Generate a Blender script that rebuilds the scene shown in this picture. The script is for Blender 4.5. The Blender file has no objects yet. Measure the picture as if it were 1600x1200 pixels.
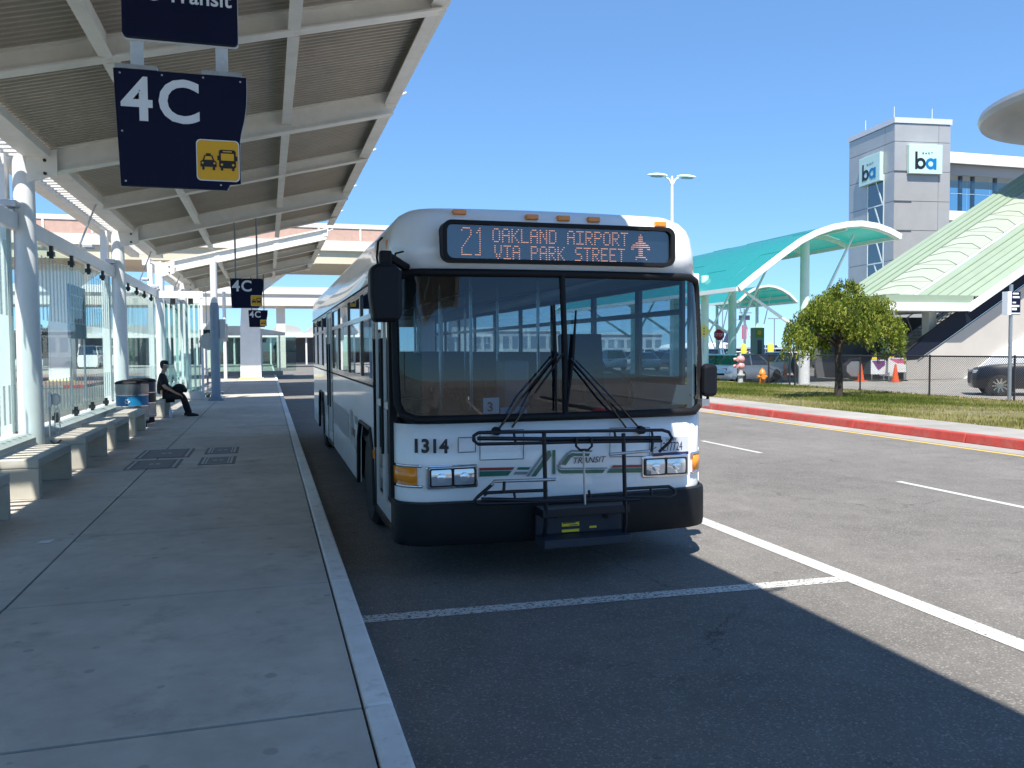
import bpy, bmesh, math, random
import numpy as np
from mathutils import Vector, Matrix
random.seed(7); rng = np.random.default_rng(7)
D = bpy.data; SC = bpy.context.scene; COL = SC.collection
# ---------------------------------------------------------------- camera
F, CX, CY, H = 1300.0, 800.0, 600.0, 1.8
_y = np.array([418 - CX, 548 - CY, F]); _y /= np.linalg.norm(_y)
_u = np.array([-math.sin(.02), -math.cos(.02), 0.0]); _u -= _u.dot(_y) * _y; _u /= np.linalg.norm(_u)
_x = np.cross(_y, _u)
def _ray(px, py):
    c = np.array([(px - CX) / F, (py - CY) / F, 1.0]); return np.array([c.dot(_x), c.dot(_y), c.dot(_u)])
def _at(px, py, k, v):
    r = _ray(px, py); o = np.array([0, 0, H]); p = o + r * ((v - o[k]) / r[k]); return (float(p[0]), float(p[1]), float(p[2]))
def onx(px, py, v): return _at(px, py, 0, v)
def ony(px, py, v): return _at(px, py, 1, v)
def onz(px, py, v=0.0): return _at(px, py, 2, v)
cam = D.cameras.new('camera'); cam.sensor_width = 36; cam.lens = F / 1600 * 36; cam.clip_end = 3000; cam.clip_start = .05
co = D.objects.new('camera', cam); COL.objects.link(co); SC.camera = co
co.matrix_world = Matrix(((_x[0], -_x[1], -_x[2], 0), (_y[0], -_y[1], -_y[2], 0), (_u[0], -_u[1], -_u[2], H), (0, 0, 0, 1)))
# ---------------------------------------------------------------- sky, sun, exposure
SUN = Vector((.205, .55, -1.0))
w = D.worlds.new('World'); SC.world = w; w.use_nodes = True
wn = w.node_tree.nodes; sky = wn.new('ShaderNodeTexSky'); sky.sky_type = 'NISHITA'; sky.sun_disc = False
sky.sun_elevation = math.atan2(1, math.hypot(SUN.x, SUN.y)); sky.sun_rotation = math.atan2(-SUN.x, -SUN.y)
sky.air_density = .8; sky.dust_density = .0; sky.ozone_density = 4.5; sky.altitude = 0
bg = wn['Background']; bg.inputs[1].default_value = .138
gm = wn.new('ShaderNodeGamma'); gm.inputs[1].default_value = .6; tn = wn.new('ShaderNodeMixRGB'); tn.blend_type = 'MULTIPLY'; tn.inputs[0].default_value = 1; tn.inputs[2].default_value = (.68, 1.05, 1.45, 1)
wl = w.node_tree.links; wl.new(sky.outputs[0], gm.inputs[0]); wl.new(gm.outputs[0], tn.inputs[1]); wl.new(tn.outputs[0], bg.inputs[0])
sl = D.lights.new('sun', 'SUN'); sl.energy = 4.4; sl.angle = math.radians(.53); sl.color = (1, .955, .88)
so = D.objects.new('sun', sl); COL.objects.link(so); so.rotation_euler = SUN.to_track_quat('-Z', 'Y').to_euler(); so.location = (-10, -20, 40)
SC.view_settings.view_transform = 'Standard'; SC.view_settings.look = 'None'
SC.view_settings.exposure = 1.0; SC.view_settings.gamma = 1
# ---------------------------------------------------------------- materials
MC = {}
def M(name, col=(.5, .5, .5), rough=.5, metal=0., var=0., scale=6., bump=0., bscale=60., spec=.5, emit=0., coat=0., stretch=(1, 1, 1), dirt=0., dcol=(.05, .045, .04), trans=0.):
    if name in MC: return MC[name]
    m = D.materials.new(name); m.use_nodes = True; nt = m.node_tree; N = nt.nodes; L = nt.links; b = N['Principled BSDF']
    b.inputs['Base Color'].default_value = (*col, 1); b.inputs['Roughness'].default_value = rough; b.inputs['Metallic'].default_value = metal
    b.inputs['Specular IOR Level'].default_value = spec; b.inputs['Coat Weight'].default_value = coat; b.inputs['Coat Roughness'].default_value = .05
    if emit: b.inputs['Emission Color'].default_value = (*col, 1); b.inputs['Emission Strength'].default_value = emit
    if trans: b.inputs['Transmission Weight'].default_value = trans
    if var or bump or dirt:
        tc = N.new('ShaderNodeTexCoord'); mp = N.new('ShaderNodeMapping'); mp.inputs['Scale'].default_value = stretch; L.new(tc.outputs['Object'], mp.inputs[0])
    last = None
    if var:
        n = N.new('ShaderNodeTexNoise'); n.inputs['Scale'].default_value = scale; n.inputs['Detail'].default_value = 6; n.inputs['Roughness'].default_value = .65; L.new(mp.outputs[0], n.inputs['Vector'])
        r = N.new('ShaderNodeValToRGB'); e = r.color_ramp.elements; e[0].position = .3; e[1].position = .72
        e[0].color = (*[c * (1 - var) for c in col], 1); e[1].color = (*[min(1, c * (1 + var)) for c in col], 1)
        L.new(n.outputs['Fac'], r.inputs[0]); last = r.outputs[0]; L.new(last, b.inputs['Base Color'])
    if dirt:
        n = N.new('ShaderNodeTexNoise'); n.inputs['Scale'].default_value = scale * .35; n.inputs['Detail'].default_value = 8; n.inputs['Roughness'].default_value = .7; L.new(mp.outputs[0], n.inputs['Vector'])
        r = N.new('ShaderNodeValToRGB'); e = r.color_ramp.elements; e[0].position = .5; e[1].position = .8; e[0].color = (0, 0, 0, 1); e[1].color = (dirt, dirt, dirt, 1)
        L.new(n.outputs['Fac'], r.inputs[0]); mx = N.new('ShaderNodeMixRGB'); L.new(r.outputs[0], mx.inputs[0])
        if last: L.new(last, mx.inputs[1])
        else: mx.inputs[1].default_value = (*col, 1)
        mx.inputs[2].default_value = (*dcol, 1); L.new(mx.outputs[0], b.inputs['Base Color'])
    if bump:
        n = N.new('ShaderNodeTexNoise'); n.inputs['Scale'].default_value = bscale; n.inputs['Detail'].default_value = 4; L.new(mp.outputs[0], n.inputs['Vector'])
        bp = N.new('ShaderNodeBump'); bp.inputs['Strength'].default_value = bump; bp.inputs['Distance'].default_value = .01; L.new(n.outputs['Fac'], bp.inputs['Height']); L.new(bp.outputs[0], b.inputs['Normal'])
    MC[name] = m; return m
def glass(name, tint=(.6, .7, .7), refl=.0, rough=.0, frit=None, gain=.9):
    """thin pane: tinted straight-through light + Fresnel mirror; frit = (stripe pitch, share, z ranges) printed white bars"""
    if name in MC: return MC[name]
    m = D.materials.new(name); m.use_nodes = True; nt = m.node_tree; N = nt.nodes; L = nt.links; N.remove(N['Principled BSDF']); out = N['Material Output']
    t = N.new('ShaderNodeBsdfTransparent'); t.inputs[0].default_value = (*tint, 1)
    g = N.new('ShaderNodeBsdfGlossy'); g.inputs['Roughness'].default_value = rough; g.inputs[0].default_value = (1, 1, 1, 1)
    lw = N.new('ShaderNodeLayerWeight'); lw.inputs[0].default_value = .5; pw5 = N.new('ShaderNodeMath'); pw5.operation = 'POWER'; pw5.inputs[1].default_value = 5; L.new(lw.outputs['Facing'], pw5.inputs[0])
    ad = N.new('ShaderNodeMath'); ad.operation = 'MULTIPLY_ADD'; ad.use_clamp = True; ad.inputs[1].default_value = gain; ad.inputs[2].default_value = .03 + refl; L.new(pw5.outputs[0], ad.inputs[0])
    mx = N.new('ShaderNodeMixShader'); L.new(ad.outputs[0], mx.inputs[0]); L.new(t.outputs[0], mx.inputs[1]); L.new(g.outputs[0], mx.inputs[2]); last = mx
    if frit:
        pitch, share, zr, axis = frit
        tc = N.new('ShaderNodeTexCoord'); sp = N.new('ShaderNodeSeparateXYZ'); L.new(tc.outputs['Object'], sp.inputs[0])
        a = N.new('ShaderNodeMath'); a.operation = 'MULTIPLY'; a.inputs[1].default_value = 1 / pitch; L.new(sp.outputs[axis], a.inputs[0])
        fc = N.new('ShaderNodeMath'); fc.operation = 'FRACT'; L.new(a.outputs[0], fc.inputs[0])
        ls = N.new('ShaderNodeMath'); ls.operation = 'LESS_THAN'; ls.inputs[1].default_value = share; L.new(fc.outputs[0], ls.inputs[0])
        acc = None
        for z0, z1 in zr:
            p = N.new('ShaderNodeMath'); p.operation = 'GREATER_THAN'; p.inputs[1].default_value = z0; L.new(sp.outputs[2], p.inputs[0])
            q = N.new('ShaderNodeMath'); q.operation = 'LESS_THAN'; q.inputs[1].default_value = z1; L.new(sp.outputs[2], q.inputs[0])
            k = N.new('ShaderNodeMath'); k.operation = 'MULTIPLY'; L.new(p.outputs[0], k.inputs[0]); L.new(q.outputs[0], k.inputs[1])
            if acc: s = N.new('ShaderNodeMath'); s.operation = 'ADD'; L.new(acc.outputs[0], s.inputs[0]); L.new(k.outputs[0], s.inputs[1]); acc = s
            else: acc = k
        k = N.new('ShaderNodeMath'); k.operation = 'MULTIPLY'; L.new(ls.outputs[0], k.inputs[0]); L.new(acc.outputs[0], k.inputs[1])
        k2 = N.new('ShaderNodeMath'); k2.operation = 'MULTIPLY'; k2.inputs[1].default_value = .6; L.new(k.outputs[0], k2.inputs[0])
        d = N.new('ShaderNodeBsdfDiffuse'); d.inputs[0].default_value = (.75, .8, .78, 1)
        m2 = N.new('ShaderNodeMixShader'); L.new(k2.outputs[0], m2.inputs[0]); L.new(mx.outputs[0], m2.inputs[1]); L.new(d.outputs[0], m2.inputs[2]); last = m2
    L.new(last.outputs[0], out.inputs[0]); MC[name] = m; return m
def ground_mat(name, c1, c2, scale, spk=0., spk_scale=140., spk_col=(.5, .48, .45), stain=0., stain_col=(.03, .03, .03), stain_scale=2.2, rough=.85, bump=.3, bscale=120., big=.25, spots=0., crack=0.):
    m = D.materials.new(name); m.use_nodes = True; nt = m.node_tree; N = nt.nodes; L = nt.links; b = N['Principled BSDF']; b.inputs['Roughness'].default_value = rough; b.inputs['Specular IOR Level'].default_value = .3
    g = N.new('ShaderNodeNewGeometry'); P = g.outputs['Position']
    def noise(s, d=6, r=.6):
        n = N.new('ShaderNodeTexNoise'); n.inputs['Scale'].default_value = s; n.inputs['Detail'].default_value = d; n.inputs['Roughness'].default_value = r; L.new(P, n.inputs['Vector']); return n
    def ramp(src, p0, p1, a=(0, 0, 0, 1), c=(1, 1, 1, 1)):
        r = N.new('ShaderNodeValToRGB'); e = r.color_ramp.elements; e[0].position = p0; e[1].position = p1; e[0].color = a; e[1].color = c; L.new(src, r.inputs[0]); return r.outputs[0]
    def mix(f, a, c, mode='MIX'):
        x = N.new('ShaderNodeMixRGB'); x.blend_type = mode
        for i, v in ((0, f), (1, a), (2, c)):
            if isinstance(v, (int, float)): x.inputs[i].default_value = v
            elif isinstance(v, tuple): x.inputs[i].default_value = (*v[:3], 1)
            else: L.new(v, x.inputs[i])
        return x.outputs[0]
    base = ramp(noise(scale).outputs['Fac'], .3, .7, (*c1, 1), (*c2, 1))
    lo = ramp(noise(.35, 5, .6).outputs['Fac'], .3, .75, (1 - big,) * 3 + (1,), (1 + big * .4,) * 3 + (1,))
    base = mix(1.0, base, lo, 'MULTIPLY')
    if stain: base = mix(ramp(noise(stain_scale, 9, .72).outputs['Fac'], .54, .74, (0, 0, 0, 1), (stain,) * 3 + (1,)), base, stain_col)
    if spots:
        v = N.new('ShaderNodeTexVoronoi'); v.voronoi_dimensions = '2D'; v.inputs['Scale'].default_value = 2.3; L.new(P, v.inputs['Vector'])
        sc_ = N.new('ShaderNodeSeparateColor'); L.new(v.outputs['Color'], sc_.inputs[0]); ma = N.new('ShaderNodeMath'); ma.operation = 'MULTIPLY_ADD'; ma.inputs[1].default_value = -.13; L.new(sc_.outputs[0], ma.inputs[0]); L.new(v.outputs['Distance'], ma.inputs[2]); ns_ = N.new('ShaderNodeMath'); ns_.operation = 'MULTIPLY_ADD'; ns_.inputs[1].default_value = .10; L.new(noise(14, 3).outputs['Fac'], ns_.inputs[0]); L.new(ma.outputs[0], ns_.inputs[2]); sh_ = N.new('ShaderNodeMath'); sh_.operation = 'ADD'; sh_.inputs[1].default_value = .06; L.new(ns_.outputs[0], sh_.inputs[0])
        base = mix(ramp(sh_.outputs[0], .045, .065, (spots,) * 3 + (1,), (0, 0, 0, 1)), base, stain_col)
    if crack:
        dn = noise(1.3, 4); vm = N.new('ShaderNodeVectorMath'); vm.operation = 'MULTIPLY_ADD'; vm.inputs[1].default_value = (.9, .9, 0); L.new(dn.outputs['Color'], vm.inputs[0]); L.new(P, vm.inputs[2])
        v = N.new('ShaderNodeTexVoronoi'); v.voronoi_dimensions = '2D'; v.feature = 'DISTANCE_TO_EDGE'; v.inputs['Scale'].default_value = .33; L.new(vm.outputs[0], v.inputs['Vector'])
        ck = ramp(v.outputs['Distance'], .0015, .0045, (crack,) * 3 + (1,), (0, 0, 0, 1)); msk = ramp(noise(.5, 3).outputs['Fac'], .5, .56); base = mix(mix(1.0, ck, msk, 'MULTIPLY'), base, tuple(c * .3 for c in c1))
        oil = ramp(noise(1.1, 7, .7).outputs['Fac'], .63, .74, (0, 0, 0, 1), (.55,) * 3 + (1,)); base = mix(oil, base, tuple(c * .45 for c in c1))
    if spk:
        v = N.new('ShaderNodeTexVoronoi'); v.inputs['Scale'].default_value = spk_scale; L.new(P, v.inputs['Vector'])
        s = N.new('ShaderNodeSeparateColor'); L.new(v.outputs['Color'], s.inputs[0])
        f = ramp(s.outputs[0], .80, .98, (0, 0, 0, 1), (spk,) * 3 + (1,)); base = mix(f, base, spk_col)
        f = ramp(s.outputs[1], .7, .98, (0, 0, 0, 1), (spk * .8,) * 3 + (1,)); base = mix(f, base, tuple(c * .35 for c in c1))
    L.new(base, b.inputs['Base Color'])
    bp = N.new('ShaderNodeBump'); bp.inputs['Strength'].default_value = bump; bp.inputs['Distance'].default_value = .008; L.new(noise(bscale, 3).outputs['Fac'], bp.inputs['Height']); L.new(bp.outputs[0], b.inputs['Normal'])
    MC[name] = m; return m
# ---------------------------------------------------------------- mesh helpers
class MB:
    def __init__(s): s.v = []; s.f = []
    def add(s, v, f):
        o = len(s.v); s.v += [tuple(map(float, p)) for p in v]; s.f += [[i + o for i in q] for q in f]; return s
    def box(s, x0, x1, y0, y1, z0, z1):
        return s.add([(x0, y0, z0), (x1, y0, z0), (x1, y1, z0), (x0, y1, z0), (x0, y0, z1), (x1, y0, z1), (x1, y1, z1), (x0, y1, z1)],
                     [(3, 2, 1, 0), (4, 5, 6, 7), (0, 1, 5, 4), (1, 2, 6, 5), (2, 3, 7, 6), (3, 0, 4, 7)])
    def prism(s, poly, ax, a0, a1):
        def p(q, a): return {'x': (a, q[0], q[1]), 'y': (q[0], a, q[1]), 'z': (q[0], q[1], a)}[ax]
        n = len(poly); v = [p(q, a0) for q in poly] + [p(q, a1) for q in poly]
        return s.add(v, [list(range(n))[::-1], list(range(n, 2 * n))] + [(i, (i + 1) % n, n + (i + 1) % n, n + i) for i in range(n)])
    def loft(s, rings, closed=True, cap=True):
        n = len(rings[0]); v = [p for r in rings for p in r]; f = []
        for k in range(len(rings) - 1):
            for i in range(n if closed else n - 1):
                j = (i + 1) % n; f.append((k * n + i, k * n + j, (k + 1) * n + j, (k + 1) * n + i))
        if cap and closed: f += [list(range(n))[::-1], [(len(rings) - 1) * n + i for i in range(n)]]
        return s.add(v, f)
    def tube(s, pts, r, n=8, closed=False, flat=None):
        P = [Vector(p) for p in pts]; m = len(P); R = r if isinstance(r, (list, tuple)) else [r] * m; rings = []; ref = None
        for i in range(m):
            a = P[(i - 1) % m] if (i or closed) else P[0]; b = P[(i + 1) % m] if (i < m - 1 or closed) else P[-1]
            t = (b - a).normalized()
            if ref is None: ref = Vector((0, 0, 1)) if abs(t.z) < .9 else Vector((1, 0, 0))
            nx = (ref - ref.dot(t) * t).normalized(); ny = t.cross(nx); ref = nx
            rings.append([P[i] + (nx * math.cos(2 * math.pi * k / n) + ny * math.sin(2 * math.pi * k / n)) * R[i] for k in range(n)])
        if closed: rings.append(rings[0])
        return s.loft(rings, True, not closed)
    def lathe(s, prof, c=(0, 0, 0), n=24, ax='z'):
        def p(r, h, a):
            u, w = r * math.cos(a), r * math.sin(a)
            return {'z': (c[0] + u, c[1] + w, c[2] + h), 'x': (c[0] + h, c[1] + u, c[2] + w), 'y': (c[0] + u, c[1] + h, c[2] + w)}[ax]
        return s.loft([[p(max(r, 1e-4), h, 2 * math.pi * k / n) for k in range(n)] for r, h in prof])
    def poly(s, pts): return s.add(pts, [list(range(len(pts)))])
    def bar(s, a, b, w, h=None, up=(0, 0, 1)):
        a, b = Vector(a), Vector(b); t = (b - a).normalized(); u = Vector(up)
        if abs(t.dot(u)) > .98: u = Vector((1, 0, 0))
        sx = t.cross(u).normalized() * (w / 2); sy = sx.cross(t).normalized() * ((h or w) / 2)
        return s.loft([[p - sx - sy, p + sx - sy, p + sx + sy, p - sx + sy] for p in (a, b)])
    def mesh(s, name, mat, smooth=None):
        me = D.meshes.new(name); me.from_pydata(s.v, [], s.f)
        bm = bmesh.new(); bm.from_mesh(me); bmesh.ops.recalc_face_normals(bm, faces=bm.faces); bm.to_mesh(me); bm.free()
        me.materials.append(mat)
        if smooth:
            for p in me.polygons: p.use_smooth = True
            me.set_sharp_from_angle(angle=math.radians(smooth))
        return me
    def build(s, name, mat, parent=None, W=False, smooth=None, bevel=0, solid=0, **t):
        if W and parent is not None:
            o = root_loc(parent); s.v = [(a - o[0], b - o[1], c - o[2]) for a, b, c in s.v]
        ob = D.objects.new(name, s.mesh(name, mat, smooth)); COL.objects.link(ob)
        if solid: md = ob.modifiers.new('solid', 'SOLIDIFY'); md.thickness = solid
        if bevel: md = ob.modifiers.new('bevel', 'BEVEL'); md.width = bevel; md.segments = 2; md.limit_method = 'ANGLE'; md.angle_limit = math.radians(40)
        ob.parent = parent; tag(ob, **t); return ob
def root_loc(o):
    v = Vector(o.location)
    while o.parent: o = o.parent; v += Vector(o.location)
    return v
def tag(o, label=None, cat=None, group=None, kind=None):
    if label: o['label'] = label
    if cat: o['category'] = cat
    if group: o['group'] = group
    if kind: o['kind'] = kind
    return o
def thing(name, label, cat, loc=(0, 0, 0), rz=0, group=None):
    o = D.objects.new(name, None); COL.objects.link(o); o.location = loc; o.rotation_euler = (0, 0, rz); o.empty_display_size = .2
    return tag(o, label, cat, group)
def put(name, me, parent, loc=(0, 0, 0), rot=(0, 0, 0), scale=None):
    o = D.objects.new(name, me); COL.objects.link(o); o.parent = parent; o.location = loc; o.rotation_euler = rot
    if scale: o.scale = scale
    return o
KIDS = {}
def copy_tree(o, loc=None, rz=None, label=None, parent=None):
    c = o.copy(); COL.objects.link(c); c.parent = parent
    if loc is not None: c.location = loc
    if rz is not None: c.rotation_euler = (0, 0, rz)
    if label: c['label'] = label
    for k in list(o.children):
        if parent is None or True: copy_tree(k, parent=c)
    return c
def text(name, body, size, mat, parent, loc, rot=(math.pi / 2, 0, 0), ext=.002, bold=0., align='LEFT', sx=1., shear=0., spacing=1., W=False):
    cu = D.curves.new(name, 'FONT'); cu.body = body; cu.size = size; cu.extrude = ext; cu.offset = bold; cu.align_x = align; cu.shear = shear; cu.space_character = spacing; cu.resolution_u = 4
    tmp = D.objects.new(name + '_tmp', cu); COL.objects.link(tmp); bpy.context.view_layer.update()
    me = D.meshes.new_from_object(tmp.evaluated_get(bpy.context.evaluated_depsgraph_get())); D.objects.remove(tmp); D.curves.remove(cu)
    me.materials.clear(); me.materials.append(mat)
    if W: o = root_loc(parent); loc = (loc[0] - o[0], loc[1] - o[1], loc[2] - o[2])
    ob = put(name, me, parent, loc, rot, (sx, 1, 1)); return ob
def rrect(x0, x1, z0, z1, r, n=5):
    out = []
    for cx, cz, a in ((x1 - r, z1 - r, 0), (x0 + r, z1 - r, 90), (x0 + r, z0 + r, 180), (x1 - r, z0 + r, 270)):
        for k in range(n + 1):
            t = math.radians(a + 90 * k / n); out.append((cx + r * math.cos(t), cz + r * math.sin(t)))
    return out
def frame_mb(outer, inner, ax, a0, a1):
    """ring between two outlines of equal length, with depth"""
    def p(q, a): return {'x': (a, q[0], q[1]), 'y': (q[0], a, q[1])}[ax]
    m = MB(); m.loft([[p(q, a) for q in o] for o, a in ((outer, a1), (outer, a0), (inner, a0), (inner, a1), (outer, a1))], True, False); return m
# common materials
white = M('white_paint', (.74, .74, .72), .42, var=.05, scale=3, dirt=.18, dcol=(.35, .32, .28))
buswhite = M('bus_white', (.88, .875, .855), .25, coat=.5, var=.03, scale=2, dirt=.26, dcol=(.45, .41, .36), stretch=(1, 1, .35))
black = M('black_rubber', (.009, .0095, .011), .6, bump=.1, bscale=200, spec=.25)
blackg = M('black_gloss', (.012, .013, .016), .18, coat=.3)
mirblk = M('mirror_shell', (.006, .007, .010), .5, spec=.25)
steel = M('galvanised', (.45, .46, .47), .38, .85, var=.15, scale=20)
chrome = M('chrome', (.75, .76, .78), .12, 1.0)
navy = M('navy_sign', (.003, .0055, .030), .55, spec=.2, var=.1, scale=5)
signwhite = M('sign_white', (.78, .8, .82), .45)
yellow = M('sign_yellow', (.85, .43, .01), .4)
beamcol = M('beam_paint', (.82, .78, .70), .5, var=.07, scale=2.5, dirt=.3, dcol=(.3, .27, .23))
deckcol = M('deck_metal', (.41, .36, .29), .5, .0, var=.1, scale=1.5, dirt=.25, dcol=(.2, .18, .15))
amber = M('amber_lens', (.9, .27, .01), .15, coat=.5)
asphalt = ground_mat('asphalt', (.152, .141, .127), (.196, .182, .164), 3.0, spk=.38, spk_scale=105, spk_col=(.46, .44, .41), stain=.45, stain_col=(.075, .07, .064), stain_scale=.6, bump=.5, bscale=90, spots=.5, crack=.7)
concrete = ground_mat('concrete', (.48, .44, .385), (.60, .555, .49), 4.0, stain=.75, stain_col=(.27, .25, .22), stain_scale=2.4, bump=.12, bscale=160, spots=.55, rough=.75)
lightcon = ground_mat('light_concrete', (.30, .28, .25), (.39, .365, .33), 2.5, stain=.3, stain_col=(.26, .24, .21), bump=.1)
kerbcon = ground_mat('kerb_concrete', (.74, .72, .68), (.87, .85, .81), 6, stain=.5, stain_col=(.2, .19, .18), stain_scale=7, bump=.15)
# ================================================================ SETTING
ST = dict(kind='structure')
MB().poly([(-1500, -1500, -.03), (1500, -1500, -.03), (1500, 1500, -.03), (-1500, 1500, -.03)]).build('ground', M('far_ground', (.22, .21, .19), .9, var=.2, scale=.05), **ST)
MB().poly([(.53, -60, 0), (12.32, -60, 0), (12.32, 400, 0), (.53, 400, 0)]).build('road', asphalt, **ST)
MB().poly([(-22, -60, 0), (-4.6, -60, 0), (-4.6, 46, 0), (-22, 46, 0)]).build('access_road', asphalt, **ST)
MB().poly([(21.35, -60, 0), (120, -60, 0), (120, 36, 0), (21.35, 36, 0)]).build('forecourt', lightcon, **ST)
MB().poly([(14, 38, .0), (160, 38, .0), (160, 150, .0), (14, 150, .0)]).build('car_park', asphalt, **ST)
# sidewalk with individual slabs
JY = [3.87 + 2.2 * k for k in range(-6, 22)]
sw = MB().box(-4.55, .40, -20, 52, -.02, .105).build('sidewalk', M('joint_dark', (.06, .058, .055), .9), **ST)
g = .009
for a, b in zip(JY[:-1], JY[1:]):
    for x0, x1 in ((-4.5, -1.68), (-1.68, .40)):
        if b < -9: continue
        MB().box(x0 + g, x1 - g, a + .013, b - .013, .08, .13 + random.uniform(-.0015, .0015)).build('paving_slab', concrete, sw, bevel=.003)
kb = MB().box(.415, .525, -20, 120, -.02, .10).build('kerb', M('joint_dark'), **ST)
for k, a in enumerate(JY[:-1]):
    if a < -7: continue
    MB().box(.40 + .004, .54, a + .005, a + 2.2 - .005, -.01, .135).build('kerb_stone', kerbcon, kb, bevel=.018)
MB().box(.404, .54, JY[-1], 120, -.01, .133).build('kerb_stone', kerbcon, kb)
MB().box(-4.5, .40, JY[-1] + .3, 52, .08, .128).build('paving_slab', concrete, sw)
# far plaza beyond the sidewalk
MB().box(-20, .40, 52.2, 120, -.02, .12).build('plaza', lightcon, **ST)
# painted lines
def paint_mat(name, col, wear):
    m = M(name, col, .6, var=.06, scale=12); nt = m.node_tree; N = nt.nodes; L = nt.links
    g_ = N.new('ShaderNodeNewGeometry'); n = N.new('ShaderNodeTexNoise'); n.inputs['Scale'].default_value = 38; n.inputs['Detail'].default_value = 5; n.inputs['Roughness'].default_value = .75; L.new(g_.outputs['Position'], n.inputs['Vector'])
    r = N.new('ShaderNodeValToRGB'); r.color_ramp.elements[0].position = wear; r.color_ramp.elements[1].position = wear + .05; L.new(n.outputs['Fac'], r.inputs[0])
    t = N.new('ShaderNodeBsdfTransparent'); mx = N.new('ShaderNodeMixShader'); L.new(r.outputs[0], mx.inputs[0]); L.new(t.outputs[0], mx.inputs[1]); L.new(N['Principled BSDF'].outputs[0], mx.inputs[2]); L.new(mx.outputs[0], N['Material Output'].inputs[0]); return m
pw = paint_mat('road_paint', (.56, .545, .51), .43); pwl = paint_mat('road_paint_fresh', (.52, .505, .47), .37); py_ = paint_mat('yellow_paint', (.62, .42, .10), .33)
def strip(name, pts, m): return MB().poly([(x, y, .004) for x, y in pts]).build(name, m, **ST)
strip('lane_line', [(4.22, -30), (4.39, -30), (4.39, 8.5), (4.22, 8.5)], pwl)
strip('lane_line', [(4.22, 14), (4.39, 14), (4.39, 42), (4.22, 42)], pwl)
strip('lane_line', [(4.225, 8.5), (4.385, 8.5), (4.385, 14), (4.225, 14)], pw)
MB().poly([(.56, 5.47, .004), (4.219, 5.32, .004), (4.219, 5.46, .004), (.56, 5.62, .004)]).build('bay_line', pw, **ST)
MB().poly([(.56, 33.0, .004), (4.219, 33.0, .004), (4.219, 33.15, .004), (.56, 33.15, .004)]).build('bay_line', pw, **ST)
for k in range(-3, 12):
    y = 7.1 - 0 + k * 5.2
    strip('lane_dash', [(7.95, y), (8.05, y), (8.05, y + 2.0), (7.95, y + 2.0)], pwl)
strip('edge_line', [(11.62, -30), (11.74, -30), (11.74, 140), (11.62, 140)], py_)
MB().poly([(11.80, -30, .003), (12.31, -30, .003), (12.31, 140, .003), (11.80, 140, .003)]).build('gutter_strip', lightcon, **ST)
# red kerb, verge
redp = M('red_kerb_paint', (.42, .055, .04), .6, var=.22, scale=7, dirt=.75, dcol=(.30, .17, .14), bump=.3)
rk = MB().box(12.42, 12.6, -30, 140, -.02, .12).build('red_kerb', M('joint_dark'), **ST)
for k in range(-4, 16):
    y = -2.9 + k * 3.05
    MB().prism([(12.32, -.01), (12.36, .17), (12.52, .175), (12.52, -.01)], 'y', y + .012, y + 3.038).build('kerb_stone', redp, rk, bevel=.02)
    MB().box(12.53, 13.95, y + .006, y + 3.044, -.01, .172).build('kerb_slab', lightcon, rk, bevel=.008)
soil = ground_mat('turf_soil', (.10, .095, .035), (.23, .20, .10), 1.2, stain=.5, stain_col=(.2, .16, .08), stain_scale=1.5, bump=.6, bscale=30)
def vz(x, y): return .155 + .025 * math.sin(min(1, max(0, (x - 13.95) / 3)) * math.pi / 2) + .012 * math.sin(x * 1.7 + y * .6) * (1 if x > 14.2 else 0)
nx_, ny_ = 14, 60
vg = MB(); vs = [(13.94 + 6.9 * i / nx_, -4 + 54 * j / ny_) for j in range(ny_ + 1) for i in range(nx_ + 1)]
vg.add([(x, y, vz(x, y)) for x, y in vs], [(j * (nx_ + 1) + i, j * (nx_ + 1) + i + 1, (j + 1) * (nx_ + 1) + i + 1, (j + 1) * (nx_ + 1) + i) for j in range(ny_) for i in range(nx_)])
vg.build('verge', soil, smooth=60, **ST)
def leaf_mat(name, stops, rough=.6, transl=.35):
    m = D.materials.new(name); m.use_nodes = True; nt = m.node_tree; N = nt.nodes; L = nt.links; b = N['Principled BSDF']; b.inputs['Roughness'].default_value = rough; b.inputs['Specular IOR Level'].default_value = .25
    at = N.new('ShaderNodeAttribute'); at.attribute_name = 'tone'; r = N.new('ShaderNodeValToRGB'); e = r.color_ramp.elements
    while len(e) < len(stops): e.new(.5)
    for i, (p, c) in enumerate(stops): e[i].position = p; e[i].color = (*c, 1)
    L.new(at.outputs['Fac'], r.inputs[0]); L.new(r.outputs[0], b.inputs['Base Color'])
    t = N.new('ShaderNodeBsdfTranslucent'); L.new(r.outputs[0], t.inputs[0]); mx = N.new('ShaderNodeMixShader'); mx.inputs[0].default_value = transl
    L.new(b.outputs[0], mx.inputs[1]); L.new(t.outputs[0], mx.inputs[2]); L.new(mx.outputs[0], N['Material Output'].inputs[0]); return m
def np_mesh(name, V, nper, tone, mat):
    """V: (n, nper, 3) separate polygons"""
    n = len(V); me = D.meshes.new(name); me.vertices.add(n * nper); me.vertices.foreach_set('co', V.astype(np.float32).ravel())
    me.loops.add(n * nper); me.loops.foreach_set('vertex_index', np.arange(n * nper, dtype=np.int32)); me.polygons.add(n); me.polygons.foreach_set('loop_start', np.arange(0, n * nper, nper, dtype=np.int32))
    a = me.attributes.new('tone', 'FLOAT', 'FACE'); a.data.foreach_set('value', tone.astype(np.float32)); me.update(); me.validate(); me.materials.append(mat); return me
grassm = leaf_mat('grass_blades', [(0, (.05, .085, .012)), (.4, (.12, .16, .025)), (.7, (.26, .25, .07)), (1, (.42, .36, .16))])
n = 110000
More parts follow.
